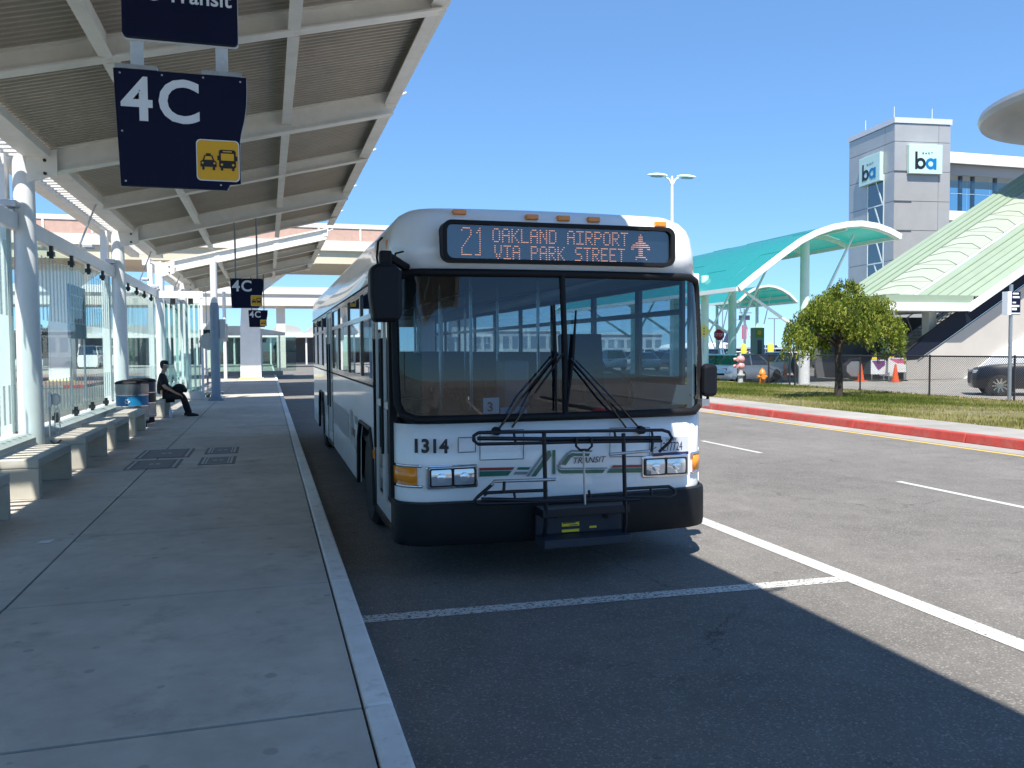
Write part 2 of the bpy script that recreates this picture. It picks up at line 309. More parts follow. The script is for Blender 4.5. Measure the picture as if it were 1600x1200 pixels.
gx = 13.97 + 6.85 * rng.random(n); gy = 6 + 36 * rng.random(n) ** 1.15
patch = .5 + .25 * np.sin(gx * 1.1 + gy * .35) + .25 * np.sin(gx * .6 - gy * .8 + 1.3) + .3 * np.sin(gx * 2.7 + gy * 1.9) * .5
hh = (.045 + .06 * rng.random(n)) * (.6 + .7 * np.clip(patch, 0, 1)); an = rng.random(n) * 6.283; wd = .010 + .009 * rng.random(n)
keep = rng.random(n) < np.clip(patch * 1.5 + .1, .22, 1); gx, gy, patch, hh, an, wd = (q[keep] for q in (gx, gy, patch, hh, an, wd)); n = len(gx)
zz = np.array([vz(a, b) for a, b in zip(gx, gy)]) - .01; lean = .05 * (rng.random((n, 2)) - .5)
base = np.stack([gx, gy, zz], 1); dx = np.stack([np.cos(an) * wd, np.sin(an) * wd, 0 * wd], 1)
tip = base + np.stack([lean[:, 0], lean[:, 1], hh], 1)
V = np.stack([base - dx, base + dx, tip], 1); tone = np.clip(.92 - .75 * patch + .35 * (rng.random(n) - .5) + .25 * (gx < 15.2), 0, 1)
o = D.objects.new('grass', np_mesh('grass', V, 3, tone, grassm)); COL.objects.link(o); tag(o, 'green and straw coloured grass covering the roadside verge', 'grass', kind='stuff')
MB().prism([(20.95, -.02), (20.97, .16), (21.2, .17), (21.22, -.02)], 'y', -10, 40).build('yellow_kerb', M('yellow_kerb_paint', (.62, .40, .03), .6, var=.2, scale=6, dirt=.3), **ST)
# ================================================================ SHELTERS
RX0, RX1, RZ0, RSL = -3.2, 2.17, 4.95, 1.31 / 5.37
def rz(x): return RZ0 + (x - RX0) * RSL
def corr(y0, y1, x0=RX0, x1=RX1, amp=.028, pitch=.125):
    m = MB(); k = max(1, round((y1 - y0) / pitch)); pitch = (y1 - y0) / k
    pr = [(0, -amp), (.34, -amp), (.46, amp), (.88, amp)]
    ys = [(y0 + (i + a) * pitch, s) for i in range(k) for a, s in pr]
    ys.append((y1, -amp)); m.loft([[(x, y, rz(x) + s) for y, s in ys] for x in (x0, x1)], False, False); return m
colw = M('column_white', (.76, .77, .76), .35, var=.05, scale=2, dirt=.15, dcol=(.4, .37, .33))
def shelter(label, ys, cols, y_end0, y_end1, glassbays):
    s = thing('bus_shelter', label, 'shelter', (-3.55, cols[0], .13), group='long bus shelters along the kerb')
    ed = [y_end0] + list(ys) + [y_end1]
    for a, b in zip(ed[:-1], ed[1:]):
        if b - a < .3: continue
        corr(a, b).build('deck_panel', deckcol, s, W=True)
    for y in ys:
        main = any(abs(y - c) < .2 for c in cols); d = .38 if main else .25; x0 = RX0 - (.3 if main else -.05)
        m = MB()
        for (za, zb, wd) in ((-.03 - d, -.012 - d + .006, .2), (-.012 - d + .006, -.045, .022), (-.045, -.02, .18)):
            m.loft([[(x, y + sgn * wd / 2, rz(x) + zz) for sgn, zz in ((-1, za), (1, za), (1, zb), (-1, zb))] for x in (x0, RX1 - .02)])
        r = m.build('rafter', beamcol, s, W=True)
        for x in (RX1 - .06, .37, -1.65):
            MB().box(x - .09, x + .09, y - .03, y + .03, rz(x) - .28, rz(x) - .06).build('cleat', beamcol, r, W=True)
        m = MB().tube([(RX1 + .02, y, rz(RX1) - .12), (RX1 + .22, y, rz(RX1) - .02)], .02, 6); m.build('edge_spike', white, r, W=True)
    for a, b in zip(ed[:-1], ed[1:]):
        for x in (.37, -1.65):
            m = MB(); z = rz(x); ya, yb = a + .12, b - .12
            if yb - ya < .3: continue
            m.box(x - .015, x + .015, ya, yb, z - .26, z - .02).box(x - .07, x + .07, ya, yb, z - .285, z - .262)
            m.build('purlin', beamcol, s, W=True)
        if b - a < .3: continue
        m = MB().box(RX1 + .0, RX1 + .05, a + .005, b - .005, rz(RX1) - .24, rz(RX1) + .05).box(RX1 - .16, RX1 - .002, a + .005, b - .005, rz(RX1) - .24, rz(RX1) - .21)
        m.build('fascia', beamcol, s, W=True)
        MB().prism([(RX0 - .32, rz(RX0) - .16), (RX0 + .05, rz(RX0) - .16), (RX0 + .05, rz(RX0) - .03), (RX0 + .03, rz(RX0) - .03), (RX0 + .03, rz(RX0) - .14), (RX0 - .30, rz(RX0) - .14), (RX0 - .30, rz(RX0) + .0), (RX0 - .32, rz(RX0) + .0)], 'y', a + .005, b - .005).build('gutter', beamcol, s, W=True)
        MB().box(-4.10, -3.86, a + .004, b - .004, 4.80, 5.05).build('edge_beam', beamcol, s, W=True)
        k = int((b - a) / .26)
        for i in range(k):
            y = a + (i + .5) * (b - a) / k
            MB().bar((-3.87, y, 4.90), (RX0 - .3, y, 4.92), .09, .03).build('added_stripe_slat', beamcol, s, W=True)  # assumed slats, added so the sun throws stripes on the benches
    for y in cols:
        c = MB().lathe([(.0, 0), (.185, 0), (.18, .6), (.165, 2.5), (.15, 4.2), (.15, 4.66), (0, 4.66)], (-3.55, y, .13), 28).build('column', colw, s, W=True, smooth=40)
        MB().prism([(-3.62, 4.35), (-3.05, 4.52), (-3.05, 4.92), (-3.62, 4.78)], 'y', y - .13, y - .115).build('bracket_plate', beamcol, c, W=True)
        for zz in (4.54, 4.74):
            MB().lathe([(0, -.02), (.025, -.02), (.025, 0), (0, 0)], (-3.22, y - .13, zz), 8, 'y').build('bolt', M('dark_metal', (.05, .05, .05), .4, .8), c, W=True)
        for zz in (.32, .45):
            MB().lathe([(0, -.03), (.022, -.03), (.022, 0), (0, 0)], (-3.62, y - .175, zz), 8, 'y').build('bolt', M('dark_metal'), c, W=True)
        MB().box(-3.92, -3.76, y - .2, y + .06, .13, 4.80).build('glazing_post', colw, s, W=True)
        fl = MB().box(-3.78, -3.55, y - .42, y - .2, 3.98, 4.08).prism([(y - .3, 3.84), (y - .2, 3.84), (y - .2, 3.98), (y - .3, 3.98)], 'x', -3.7, -3.62).build('floodlight', M('lamp_grey', (.5, .52, .54), .4, .3), s, W=True, bevel=.02)
    dk = M('dark_metal'); gl = glass('frit_glass', (.84, .93, .91), .0, frit=(.26, .30, ((2.35, 3.45), (.75, 1.32)), 1), gain=.22)
    for a, b in glassbays:
        MB().box(-3.72, -3.60, a + .16, b - .16, 3.66, 3.92).build('tie_beam', colw, s, W=True, bevel=.02)
        MB().prism([(-3.86, .13), (-3.44, .13), (-3.44, .5), (-3.52, .56), (-3.80, .56), (-3.86, .5)], 'y', a + .19, b - .21).build('base_wall', M('base_wall_paint', (.6, .6, .58), .5, var=.06, scale=3, dirt=.4, dcol=(.3, .27, .22)), s, W=True)
        k = 5; st = (b - a - .5) / k
        for i in range(k):
            y0, y1 = a + .22 + i * st + .006, a + .22 + (i + 1) * st - .006
            me = MB().box(-.006, .006, y0, y1, .62, 3.62).mesh('glass_panel', gl); p = put('glass_panel', me, s, (-.105, -cols[0], -.13))
            for yy in (y0 + .04,):
                for z0, z1, nm in ((3.44, 3.66, 'clamp'), (.56, .74, 'clamp')):
                    MB().box(-3.63, -3.57, yy - .05, yy + .02, z0, z1).box(-3.66, -3.55, yy - .07, yy + .04, z0 + .04, z0 + .12).build(nm, dk, s, W=True)
        MB().tube([(-3.28, (a + b) / 2, 4.80), (-3.62, (a + b) / 2, 3.92)], .018, 6).build('hanger_rod', steel, s, W=True)
        MB().box(-3.62, -3.42, (a + b) / 2 + .3, (a + b) / 2 + .55, 3.95, 4.03).build('floodlight', M('lamp_grey'), s, W=True, bevel=.015)
    return s
sh1 = shelter('long bus shelter with a corrugated roof over the benches and seated man', [-6.5, -2.3, 1.9, 6.1, 10.3, 14.5, 18.7, 22.9, 27.1], [6.1, 14.5, 22.9], -8.5, 28.9, [(-2.3, 6.1), (6.1, 14.5), (14.5, 22.9), (22.9, 31.2)])
sh2 = shelter('farther bus shelter beyond the sunlit gap, its first rafter bright in the sun', [31.3, 35.5, 39.7, 43.9], [31.3, 39.7], 31.2, 45.5, [(31.3, 39.7)])
# cross glass screen at the gap
ws = thing('glass_windscreen', 'frosted stripe glass screen standing across the sidewalk behind the seated man', 'screen', (-3.4, 30.6, .13))
gl2 = glass('frit_glass_cross', (.70, .86, .83), .03, frit=(.16, .45, ((.2, 3.3),), 0))
MB().box(-3.5, -2.1, 30.55, 30.65, 3.62, 3.86).build('head_beam', colw, ws, W=True)
for x in (-3.35, -2.78):
    MB().box(x, x + .55, 30.59, 30.605, .35, 3.45).build('glass_panel', gl2, ws, W=True)
    MB().box(x + .2, x + .36, 30.57, 30.63, 3.42, 3.61).build('clamp', M('dark_metal'), ws, W=True)
MB().box(-3.4, -2.2, 30.5, 30.7, .13, .42).build('base_wall', M('base_wall_paint'), ws, W=True)
MB().box(-2.2, -2.12, 30.56, 30.64, .13, 3.62).build('post', colw, ws, W=True)
pa, pb = onx(106, 443, -3.72), onx(134, 530, -3.72)
ip = thing('information_panel', 'tall dark blue information panel fixed behind the glass wall', 'panel', (-3.72, (pa[1] + pb[1]) / 2, .13))
MB().box(-3.75, -3.70, pa[1], pb[1], pb[2], pa[2]).build('panel', M('panel_blue', (.05, .065, .13), .4, var=.3, scale=2), ip, W=True)
for z in (.28, .55, .8): MB().box(-3.697, -3.694, pa[1] + .1, pb[1] - .1, pb[2] + (pa[2] - pb[2]) * z, pb[2] + (pa[2] - pb[2]) * z + .02).build('print_line', signwhite, ip, W=True)
for y in (pa[1] + .1, pb[1] - .1): MB().tube([(-3.73, y, .13), (-3.73, y, pb[2])], .02, 6).build('leg', steel, ip, W=True)
# ================================================================ HANGING SIGNS
def bus_glyph(parent, y, x0, z0, s, m, bgm):
    def B(name, polys, mm, d):
        b = MB()
        for p in polys: b.prism([(x0 + a * s, z0 + c * s) for a, c in p], 'y', y - d, y - d + .002)
        return b.build(name, mm, parent, W=True)
    bus = rrect(.52, .94, .30, .78, .06, 3); taxi = [(.06, .32), (.46, .32), (.46, .45), (.40, .5), (.36, .62), (.16, .62), (.12, .5), (.06, .45)]
    rc = lambda a, b, c, d: [(a, c), (b, c), (b, d), (a, d)]
    B('bus_symbol', [bus, rc(.56, .62, .24, .3), rc(.84, .9, .24, .3), rc(.48, .52, .5, .62), rc(.94, .98, .5, .62)], m, .004)
    B('bus_symbol', [rc(.57, .89, .5, .68), rc(.62, .84, .72, .745)] + [rrect(a, a + .06, .36, .42, .028, 3) for a in (.56, .84)], bgm, .0065)
    B('taxi_symbol', [taxi, rc(.10, .16, .24, .32), rc(.36, .42, .24, .32), rc(.2, .32, .62, .67)], m, .004)
    B('taxi_symbol', [[(.16, .5), (.36, .5), (.33, .59), (.19, .59)]] + [rrect(a, a + .05, .39, .44, .024, 3) for a in (.09, .38)], bgm, .0065)
def sign4c(label, y, xl, zb, posts_top, rod, upper):
    s = thing('hanging_sign', label, 'sign', (xl + .42, y, zb), group='hanging bay signs under the shelter roofs')
    poly = [(0, .77), (.84, .77), (.84, .68), (.835, .58), (.82, .48), (.80, .40), (.79, .34), (.79, .05), (.72, .04), (.70, 0), (.03, 0)]
    MB().prism([(xl + a, zb + b) for a, b in poly], 'y', y, y + .04).build('sign_board', navy, s, W=True)
    MB().prism([(xl + a * 1.006 - .003, zb + b) for a, b in poly], 'y', y + .041, y + .05).build('sign_back', signwhite, s, W=True)
    text('bay_number', '4C', .40, signwhite, s, (xl + .045, y - .003, zb + .44), bold=.008, W=True, sx=.98, spacing=1.12)
    MB().prism([(xl + a, zb + b) for a, b in rrect(.505, .785, .055, .335, .03)], 'y', y - .003, y - .0005).build('symbol_border', signwhite, s, W=True)
    MB().prism([(xl + a, zb + b) for a, b in rrect(.512, .778, .062, .328, .028)], 'y', y - .006, y - .0032).build('symbol_panel', yellow, s, W=True)
    bus_glyph(s, y - .0062, xl + .515, zb + .065, .262, M('glyph_black', (.012, .012, .012), .5), yellow)
    for a, b in ((.04, .74), (.3, .745), (.56, .75), (.80, .74), (.045, .36), (.06, .03), (.66, .03)):
        MB().lathe([(0, -.004), (.007, -.003), (.007, 0), (0, 0)], (xl + a, y, zb + b), 6, 'y').build('rivet', steel, s, W=True)
    for x in (xl + .14, xl + .68):
        if rod: MB().tube([(x, y + .03, zb + .75), (x, y + .03, rz(x) - .3)], .022, 8).build('hanger_rod', M('rod_grey', (.22, .22, .22), .5, .5), s, W=True)
        else:
            MB().box(x - .04, x + .04, y + .052, y + .09, zb + .72, rz(x) - .3).build('hanger_post', M('hanger_white', (.6, .64, .66), .45, dirt=.6, dcol=(.2, .08, .03), var=.1, scale=9), s, W=True)
            MB().box(x - .13, x + .13, y - .006, y + .075, zb + .771, zb + .80).build('clamp_plate', steel, s, W=True)
    if upper:
        MB().prism(rrect(xl + .06, xl + .79, zb + .985, zb + 1.75, .03), 'y', y, y + .04).build('upper_board', navy, s, W=True)
        MB().prism(rrect(xl + .058, xl + .794, zb + .975, zb + 1.75, .03), 'y', y + .042, y + .05).build('sign_back', signwhite, s, W=True)
        text('route_operator', 'AC Transit', .145, signwhite, s, (xl + .425, y - .003, zb + 1.235), bold=.002, align='CENTER', W=True)
    return s
sign4c('large navy 4C bay sign with a second name board above it, hung from white posts', 6.1, -.945, 2.91, 0, False, True)
sign4c('navy 4C bay sign on two long thin grey rods', 22.9, -.90, 2.92, 0, True, False)
sign4c('small looking navy 4C bay sign under the farther shelter roof', 39.7, -.80, 2.88, 0, True, False)
# ================================================================ BENCHES
bcon = ground_mat('bench_concrete', (.50, .475, .40), (.60, .575, .49), 5, stain=.35, stain_col=(.33, .31, .26), stain_scale=3, bump=.1)
bl = ['concrete bench at the row end farthest from the bins', 'concrete bench with sun stripes on its end face beside the first white column', 'concrete bench with a black scrawl on the corner of its end face', 'concrete bench third in the row by the glass wall, before the recycling bin', 'concrete bench right in front of the recycling bin', 'concrete bench the man in black sits on']
for k, (y0, y1) in enumerate(((7.9, 9.45), (10.55, 12.2), (13.13, 14.75), (15.48, 17.0), (17.75, 19.2), (22.55, 24.0))):
    b = thing('concrete_bench', bl[k], 'bench', (-2.78, y0, .13), group='concrete benches along the glass wall'); Ln = y1 - y0
    MB().box(-.26, .26, 0, Ln, .355, .46).build('seat_slab', bcon, b, bevel=.012)
    MB().box(-.258, .258, .003, .12, 0, .353).build('leg', bcon, b, bevel=.01); MB().box(-.258, .258, Ln - .12, Ln - .003, 0, .353).build('leg', bcon, b, bevel=.01)
    if k == 2: MB().tube([(-.2, -.006, .42), (-.15, -.006, .37), (-.1, -.006, .385), (-.06, -.006, .43)], .008, 6).build('scrawl', M('marker_black', (.02, .02, .02), .6), b)
# ================================================================ BINS
def bin_(label, x, y, r, band, sym):
    s = thing('litter_bin', label, 'bin', (x, y, .13), group='round bins beside the benches')
    ss = M('brushed_steel', (.33, .33, .34), .28, .9, var=.15, scale=8, stretch=(1, 1, .1))
    MB().lathe([(0, 0), (r * .86, 0), (r * .88, .14), (0, .14)], n=32).build('plinth', black, s, smooth=40)
    MB().lathe([(0, .141), (r, .141), (r, .47), (0, .47)], n=40).build('lower_shell', ss, s, smooth=40)
    MB().lathe([(0, .472), (r * 1.004, .472), (r * 1.004, .70), (0, .70)], n=40).build('band', band, s, smooth=40)
    MB().lathe([(0, .702), (r, .702), (r, .96), (0, .96)], n=40).build('upper_shell', ss if sym else M('dark_blue_metal', (.02, .03, .06), .3, .3), s, smooth=40)
    for z in (.18, .465, .705): MB().lathe([(r, z), (r + .012, z + .004), (r + .012, z + .022), (r, z + .026), (r - .01, z + .013)], n=40).build('hoop', chrome, s, smooth=40)
    l = MB().lathe([(0, .962), (r * 1.03, .962), (r * 1.05, .985), (r * .95, 1.02), (r * .55, 1.05), (r * .5, 1.04), (0, 1.04)], n=40).build('lid', black, s, smooth=50)
    if sym:
        bag = MB(); rows = []
        for z, f in ((.74, 1.03), (.8, 1.05), (.9, 1.035), (.965, 1.055)):
            rows.append([(r * (f + .012 * math.sin(k * 2.3 + z * 40)) * math.cos(k * math.pi / 24), r * (f + .012 * math.sin(k * 2.3 + z * 40)) * math.sin(k * math.pi / 24), z - .03 * math.sin(k * .7)) for k in range(48)])
        bag.loft(rows, True, False).build('bin_liner', glass('liner_film', (.72, .72, .72), .12, .25), s, smooth=60)
        c = MB()
        for k in range(3):   # three bent arrows
            a = math.radians(90 + 120 * k); R = .055
            def q(rr, da): return (rr * math.cos(a + da), rr * math.sin(a + da))
            P = [q(R, -.75), q(R, .45), q(R * 1.35, .45), q(R * .8, 1.0), q(R * .35, .3), q(R * .62, .4), q(R * .62, -.6)]
            th0 = math.radians(-100)
            c.poly([((r * 1.01) * math.cos(th0 + u / r), (r * 1.01) * math.sin(th0 + u / r), .585 + v) for u, v in P])
        c.build('recycling_symbol', signwhite, s)
    return s
bin_('steel recycling bin with a blue band and white recycling mark', -2.90, 20.05, .33, M('recycle_blue', (.01, .17, .36), .35), True)
bin_('dark steel litter bin standing just behind the recycling bin', -2.86, 21.2, .31, M('bin_black', (.01, .011, .014), .35), False)
# ================================================================ BUS
KX = 1.03; BX, BY = 2.29, 6.30           # centre line, front face
bus = thing('transit_bus', 'white and green city bus at the kerb with a folded bicycle rack in front', 'bus', (BX, BY, 0))
bus.scale = (KX, 1, 1)
W2, LEN = 1.30, 12.2
def fy(u):
    u = abs(u)
    return .05 * u * u if u <= 1.0 else 0.05 + .27 * (1 - math.sqrt(max(0, 1 - ((min(u, 1.3) - 1.0) / .3) ** 2)))
SB = [(0, 0), (1.25, 0), (1.6, .004), (1.8, .012), (2.1, .035), (2.42, .075), (2.62, .10), (2.75, .12), (2.82, .145), (2.88, .185), (2.93, .26), (2.96, .42), (2.985, .95)]
def setb(z):
    for (a, p), (b, q) in zip(SB, SB[1:]):
        if z <= b: return p + (q - p) * (z - a) / (b - a)
    return SB[-1][1]
US = [-1.3, -1.297, -1.285, -1.26, -1.22, -1.16, -1.09, -1.0] + [-.8 + .2 * k for k in range(9)] + [1.0, 1.09, 1.16, 1.22, 1.26, 1.285, 1.297, 1.3]
def frow(z, out=0., inset=0., yend=.5, us=US):
    k = (W2 - inset + out) / W2; s = setb(z)
    mid = [(u * k, fy(u) + s - out, z) for u in us]
    return [(-(W2 - inset + out), yend, z)] + mid + [(W2 - inset + out, yend, z)]
def sheet(name, rows, mat, parent=bus, solid=.012, smooth=50):
    m = MB(); m.loft(rows, False, False); return m.build(name, mat, parent, smooth=smooth, solid=solid)
def FP(px, py, off=.006):
    Y = BY
    for _ in range(25):
        p = ony(px, py, Y); u = max(-1.299, min(1.299, (p[0] - BX) / KX)); Y = BY + setb(p[2]) + fy(u) - off
    return ((p[0] - BX) / KX, p[1] - BY, p[2])
grn = M('livery_green', (.005, .13, .085), .3, coat=.4); red_ = M('livery_red', (.28, .03, .03), .3); gry = M('livery_grey', (.22, .25, .27), .35, coat=.3); dkl = M('ink_black', (.012, .014, .02), .4)
seam = M('seam_dark', (.09, .09, .095), .6)
# lower front, bumper, roof
sheet('front_panel', [frow(z) for z in (.55, .62, .9, 1.22)], buswhite)
bmp = MB(); bmp.loft([[(x * (1.3 + .012) / (1.3 + o_), y, z_) for x, y, z_ in frow(z, o_, yend=.42)] for z, o_ in ((.27, .03), (.28, .06), (.33, .075), (.58, .075), (.605, .065), (.615, .02))], False, False); bmp.build('bumper', M('bumper_black', (.008, .0085, .010), .55, bump=.15, bscale=150, spec=.22, dirt=.25, dcol=(.05, .047, .042), scale=5), bus, smooth=50, solid=.03)
rows = []
for z, ins in ((2.425, 0), (2.62, 0), (2.75, .018), (2.82, .04), (2.88, .085), (2.93, .16), (2.96, .30), (2.985, 1.27)): rows.append(frow(z, 0, ins, LEN))
roof = sheet('roof', rows, buswhite, smooth=60)
MB().prism([(-W2, 2.425), (W2, 2.425), (W2, 2.62), (W2 - .02, 2.75), (W2 - .09, 2.87), (W2 - .17, 2.92), (W2 - .32, 2.95), (-W2 + .32, 2.95), (-W2 + .17, 2.92), (-W2 + .09, 2.87), (-W2 + .02, 2.75), (-W2, 2.62)], 'y', LEN - .03, LEN + .0).build('rear_cap', buswhite, bus)
# windshield: two panes, gasket, mullion
wsg = glass('windshield_glass', (.32, .44, .52), .022)
def wrow(z, us): s = setb(z); return [(u, fy(u) + s - .012, z) for u in us]
UL = [u for u in US if -1.285 <= u <= -.1] + [.0]; UR = [0.] + [u for u in US if .1 <= u <= 1.285]
ZW = (1.27, 1.4, 1.5, 1.6, 1.7, 1.8, 1.9, 2.0, 2.1, 2.2, 2.3, 2.38)
for us in (UL, UR): MB().loft([wrow(z, us) for z in ZW], False, False).build('windshield_pane', wsg, bus, smooth=60)
def onf(u, z, off): return (u, fy(u) + setb(z) - off, z)
path = []
uu = [u for u in US if abs(u) <= 1.2]
path += [onf(u, 1.255, .015) for u in uu] + [onf(1.255, 1.30, .015), onf(1.28, 1.38, .015)] + [onf(1.285, z, .015) for z in (1.6, 1.9, 2.2)] + [onf(1.275, 2.31, .015), onf(1.25, 2.375, .015)]
path += [onf(u, 2.40, .015) for u in uu[::-1]] + [onf(-1.25, 2.375, .015), onf(-1.275, 2.31, .015)] + [onf(-1.285, z, .015) for z in (2.2, 1.9, 1.6)] + [onf(-1.28, 1.38, .015), onf(-1.255, 1.30, .015)]
MB().tube(path, .032, 8, True).build('windshield_gasket', black, bus, smooth=60)
MB().tube([onf(0, 1.27, .02), onf(0, 1.8, .02), onf(0, 2.39, .02)], .024, 8).build('centre_mullion', black, bus, smooth=60)
for s in (-1, 1): MB().box(s * 1.3 - .03, s * 1.3 + .03, .30, .40, .62, 2.45).build('corner_post', black if s < 0 else buswhite, bus)
# destination sign
sgY = .055
def SP(px, py): p = ony(px, py, BY + sgY); return ((p[0] - BX) / KX, p[2])
sx0, sx1, sz0, sz1 = -.955, .965, 2.475, 2.80
ds = MB(); ds.prism(rrect(sx0 + .01, sx1 - .01, sz0 + .01, sz1 - .01, .06), 'y', sgY + .012, .40); ds = ds.build('destination_display', M('display_black', (.012, .02, .035), .4), bus)
frame_mb(rrect(sx0, sx1, sz0, sz1, .075, 7), rrect(sx0 + .035, sx1 - .035, sz0 + .03, sz1 - .03, .055, 7), 'y', sgY - .035, .38).build('display_frame', black, ds, smooth=50)
MB().prism(rrect(sx0 + .03, sx1 - .03, sz0 + .025, sz1 - .025, .05), 'y', sgY - .010, sgY - .006).build('display_glass', glass('display_glass', (.85, .9, .95), .03), ds)
G = {'O': '01110 10001 10001 10001 10001 10001 01110', 'A': '01110 10001 10001 11111 10001 10001 10001', 'K': '10001 10010 10100 11000 10100 10010 10001', 'L': '10000 10000 10000 10000 10000 10000 11111', 'N': '10001 11001 10101 10101 10011 10001 10001', 'D': '11110 10001 10001 10001 10001 10001 11110', 'I': '11111 00100 00100 00100 00100 00100 11111', 'R': '11110 10001 10001 11110 10100 10010 10001', 'P': '11110 10001 10001 11110 10000 10000 10000', 'T': '11111 00100 00100 00100 00100 00100 00100', 'V': '10001 10001 10001 10001 01010 01010 00100', 'S': '01111 10000 10000 01110 00001 00001 11110', 'E': '11111 10000 10000 11110 10000 10000 11111',
     '2': '0111110 1000001 0000001 0000001 0000010 0000100 0001000 0010000 0100000 1000000 1000000 1000000 1111111', '1': '0001 0011 0101 0001 0001 0001 0001 0001 0001 0001 0001 0001 1111',
     '^': '0000001000000 0000011100000 0000011100000 0000011100000 0001111111000 0111111111110 1111111111111 1100011100011 0000011100000 0000011100000 0000011100000 0001111111000 0001000000100'}
led = M('led_amber', (1.0, .36, .12), .5, emit=.58)
def dots(name, rows_, x, z, dx, dz):
    m = MB()
    for r, row in enumerate(rows_):
        for c, v in enumerate(row):
            if v == '1': a, b = x + c * dx, z - r * dz; m.box(a - .0043, a + .0043, sgY + .008, sgY + .0115, b - .0030, b + .0030)
    m.build(name, led, ds)
def line(nm, s, px0, py0, px1, z0, dz):
    x0 = SP(px0, py0)[0]; x1 = SP(px1, py0)[0]; dx = (x1 - x0) / (6 * len(s) - 2); rows_ = ['' for _ in range(7)]
    for ch in s:
        gph = G[ch].split() if ch != ' ' else ['00000'] * 7
        rows_ = [a + b + '0' for a, b in zip(rows_, gph)]
    dots(nm, rows_, x0, z0, dx, dz)
line('display_text', 'OAKLAND AIRPORT', 771, 370, 981, 2.745, .0165); line('display_text', 'VIA PARK STREET', 774, 390, 976, 2.613, .0165)
dots('route_number', [a + '00' + b for a, b in zip(G['2'].split(), G['1'].split())], SP(722, 370)[0], 2.745, .0118, .0172)
dots('aeroplane_symbol', G['^'].split(), SP(988, 380)[0], 2.735, .0128, .0168)
for px, py in ((717, 332), (830, 340), (879, 342), (926, 344), (1030, 351)):
    p = FP(px, py, .0); MB().box(p[0] - .052, p[0] + .052, p[1] - .04, p[1] + .03, p[2] - .022, p[2] + .022).build('marker_lamp', amber, bus, bevel=.008)
# headlights and indicators
lens = M('lamp_lens', (.62, .66, .70), .06, .55, coat=1.)
for s, xa, xb, pz in ((-1, -1.10, -.70, 0), (1, .66, 1.08, 0)):
    z0, z1 = .715, .90; u = (xa + xb) / 2; y = fy(u) - .03; sl_ = (fy(xb) - fy(xa)) / (xb - xa)
    h = MB(); h.prism(rrect(xa, xb, z0, z1, .02), 'y', y - .0, y + .16); h = h.build('headlight_bezel', chrome, bus, bevel=.008)
    for k in (0, 1):
        a = xa + .035 + k * (xb - xa - .05) / 2; b = a + (xb - xa - .09) / 2
        frame_mb(rrect(a - .012, b + .012, z0 + .02, z1 - .02, .012, 3), rrect(a, b, z0 + .032, z1 - .032, .008, 3), 'y', y - .018, y + .01).build('lamp_rim', blackg, h)
        l_ = MB(); n1 = 8
        rows = [[(a + (b - a) * i / n1, y - .012 - .008 * math.sin(math.pi * i / n1) - .005 * math.sin(math.pi * j / 5) , z0 + .032 + (z1 - z0 - .064) * j / 5) for i in range(n1 + 1)] for j in range(6)]
        l_.loft(rows, False, False).build('headlight', lens, h, smooth=60)
        MB().lathe([(0, -.004), (.028, -.004), (.036, .0), (0, .0)], ((a + b) / 2, y - .024, (z0 + z1) / 2), 16, 'y').build('bulb_shield', M('lamp_core', (.8, .84, .88), .08, .6), h, smooth=50)
for s in (-1, 1):
    us = [s * u for u in (1.16, 1.22, 1.26, 1.285, 1.297, 1.3)]
    MB().loft([[(u * 1.004, fy(u) - .016, z) for u in us] + [(s * 1.312, .46, z)] for z in (.745, .885)], False, False).build('indicator_lamp', amber, bus, smooth=50, solid=.014)
    us2 = [s * u for u in (1.12, 1.16, 1.22, 1.26, 1.285, 1.3)]
    for za, zb in ((.725, .745), (.885, .905)): MB().loft([[(u * 1.006, fy(u) - .018, z) for u in us2] for z in (za, zb)], False, False).build('indicator_rim', chrome, bus, smooth=50, solid=.01)
# livery on the front
def decal(name, px, mat, off=.0135):
    for q in px: MB().poly([FP(a, b, off) for a, b in q]).build(name, mat, bus)
decal('livery_stripe', [[(749, 731), (804, 730), (801, 734.5), (749, 735.5)], [(958, 727), (1016, 726), (1016, 730), (955, 731)]], red_)
decal('livery_stripe', [[(749, 736.5), (800, 735.5), (794, 743), (749, 745)], [(954, 732), (1016, 731), (1016, 738), (948, 739)]], grn)
decal('logo_letter_a', [[(810, 730), (829, 730), (826, 734), (807, 734)], [(830, 744.5), (846, 722), (856, 704), (860, 704), (862, 712), (854, 722), (837, 744.5)], [(863.5, 703), (868, 703), (868, 741), (863.5, 741)]], grn)
decal('logo_letter_a', [[(805, 737), (826, 737), (822, 741.5), (802, 741.5)], [(822, 744.5), (843, 716), (852, 703), (855, 703), (841, 724), (827, 744.5)]], gry)
decal('logo_letter_c', [[(876, 726), (888, 711), (894, 708), (922, 708.5), (920, 713), (897, 712.5), (892, 715), (884, 727)], [(871, 731), (876, 734.5), (946, 733.5), (942, 739), (878, 740), (873, 737)]], grn)
decal('logo_letter_c', [[(871, 728), (885, 708), (893, 703), (926, 703.5), (924, 706.5), (894, 706), (888, 709), (875, 729), (878, 731), (950, 730.5), (948, 732.5), (877, 733), (872, 731)]], gry)
def ftext(nm, s, px, py, hpx, mat, bold=0., shear=0., sx=1., spacing=1.):
    p = FP(px, py, .014); q = FP(px + 20, py, .014); sz = hpx / 208 * 1.38
    text(nm, s, sz, mat, bus, p, (math.pi / 2, 0, math.atan2(q[1] - p[1], q[0] - p[0])), .0008, bold, 'LEFT', sx, shear, spacing)
ftext('operator_name', 'TRANSIT', 894, 724.5, 10.5, dkl, .0, .28, 1.0, 1.0)
ftext('fleet_number', '1314', 643.5, 706.5, 22, dkl, .0055, 0, .95, 1.05)
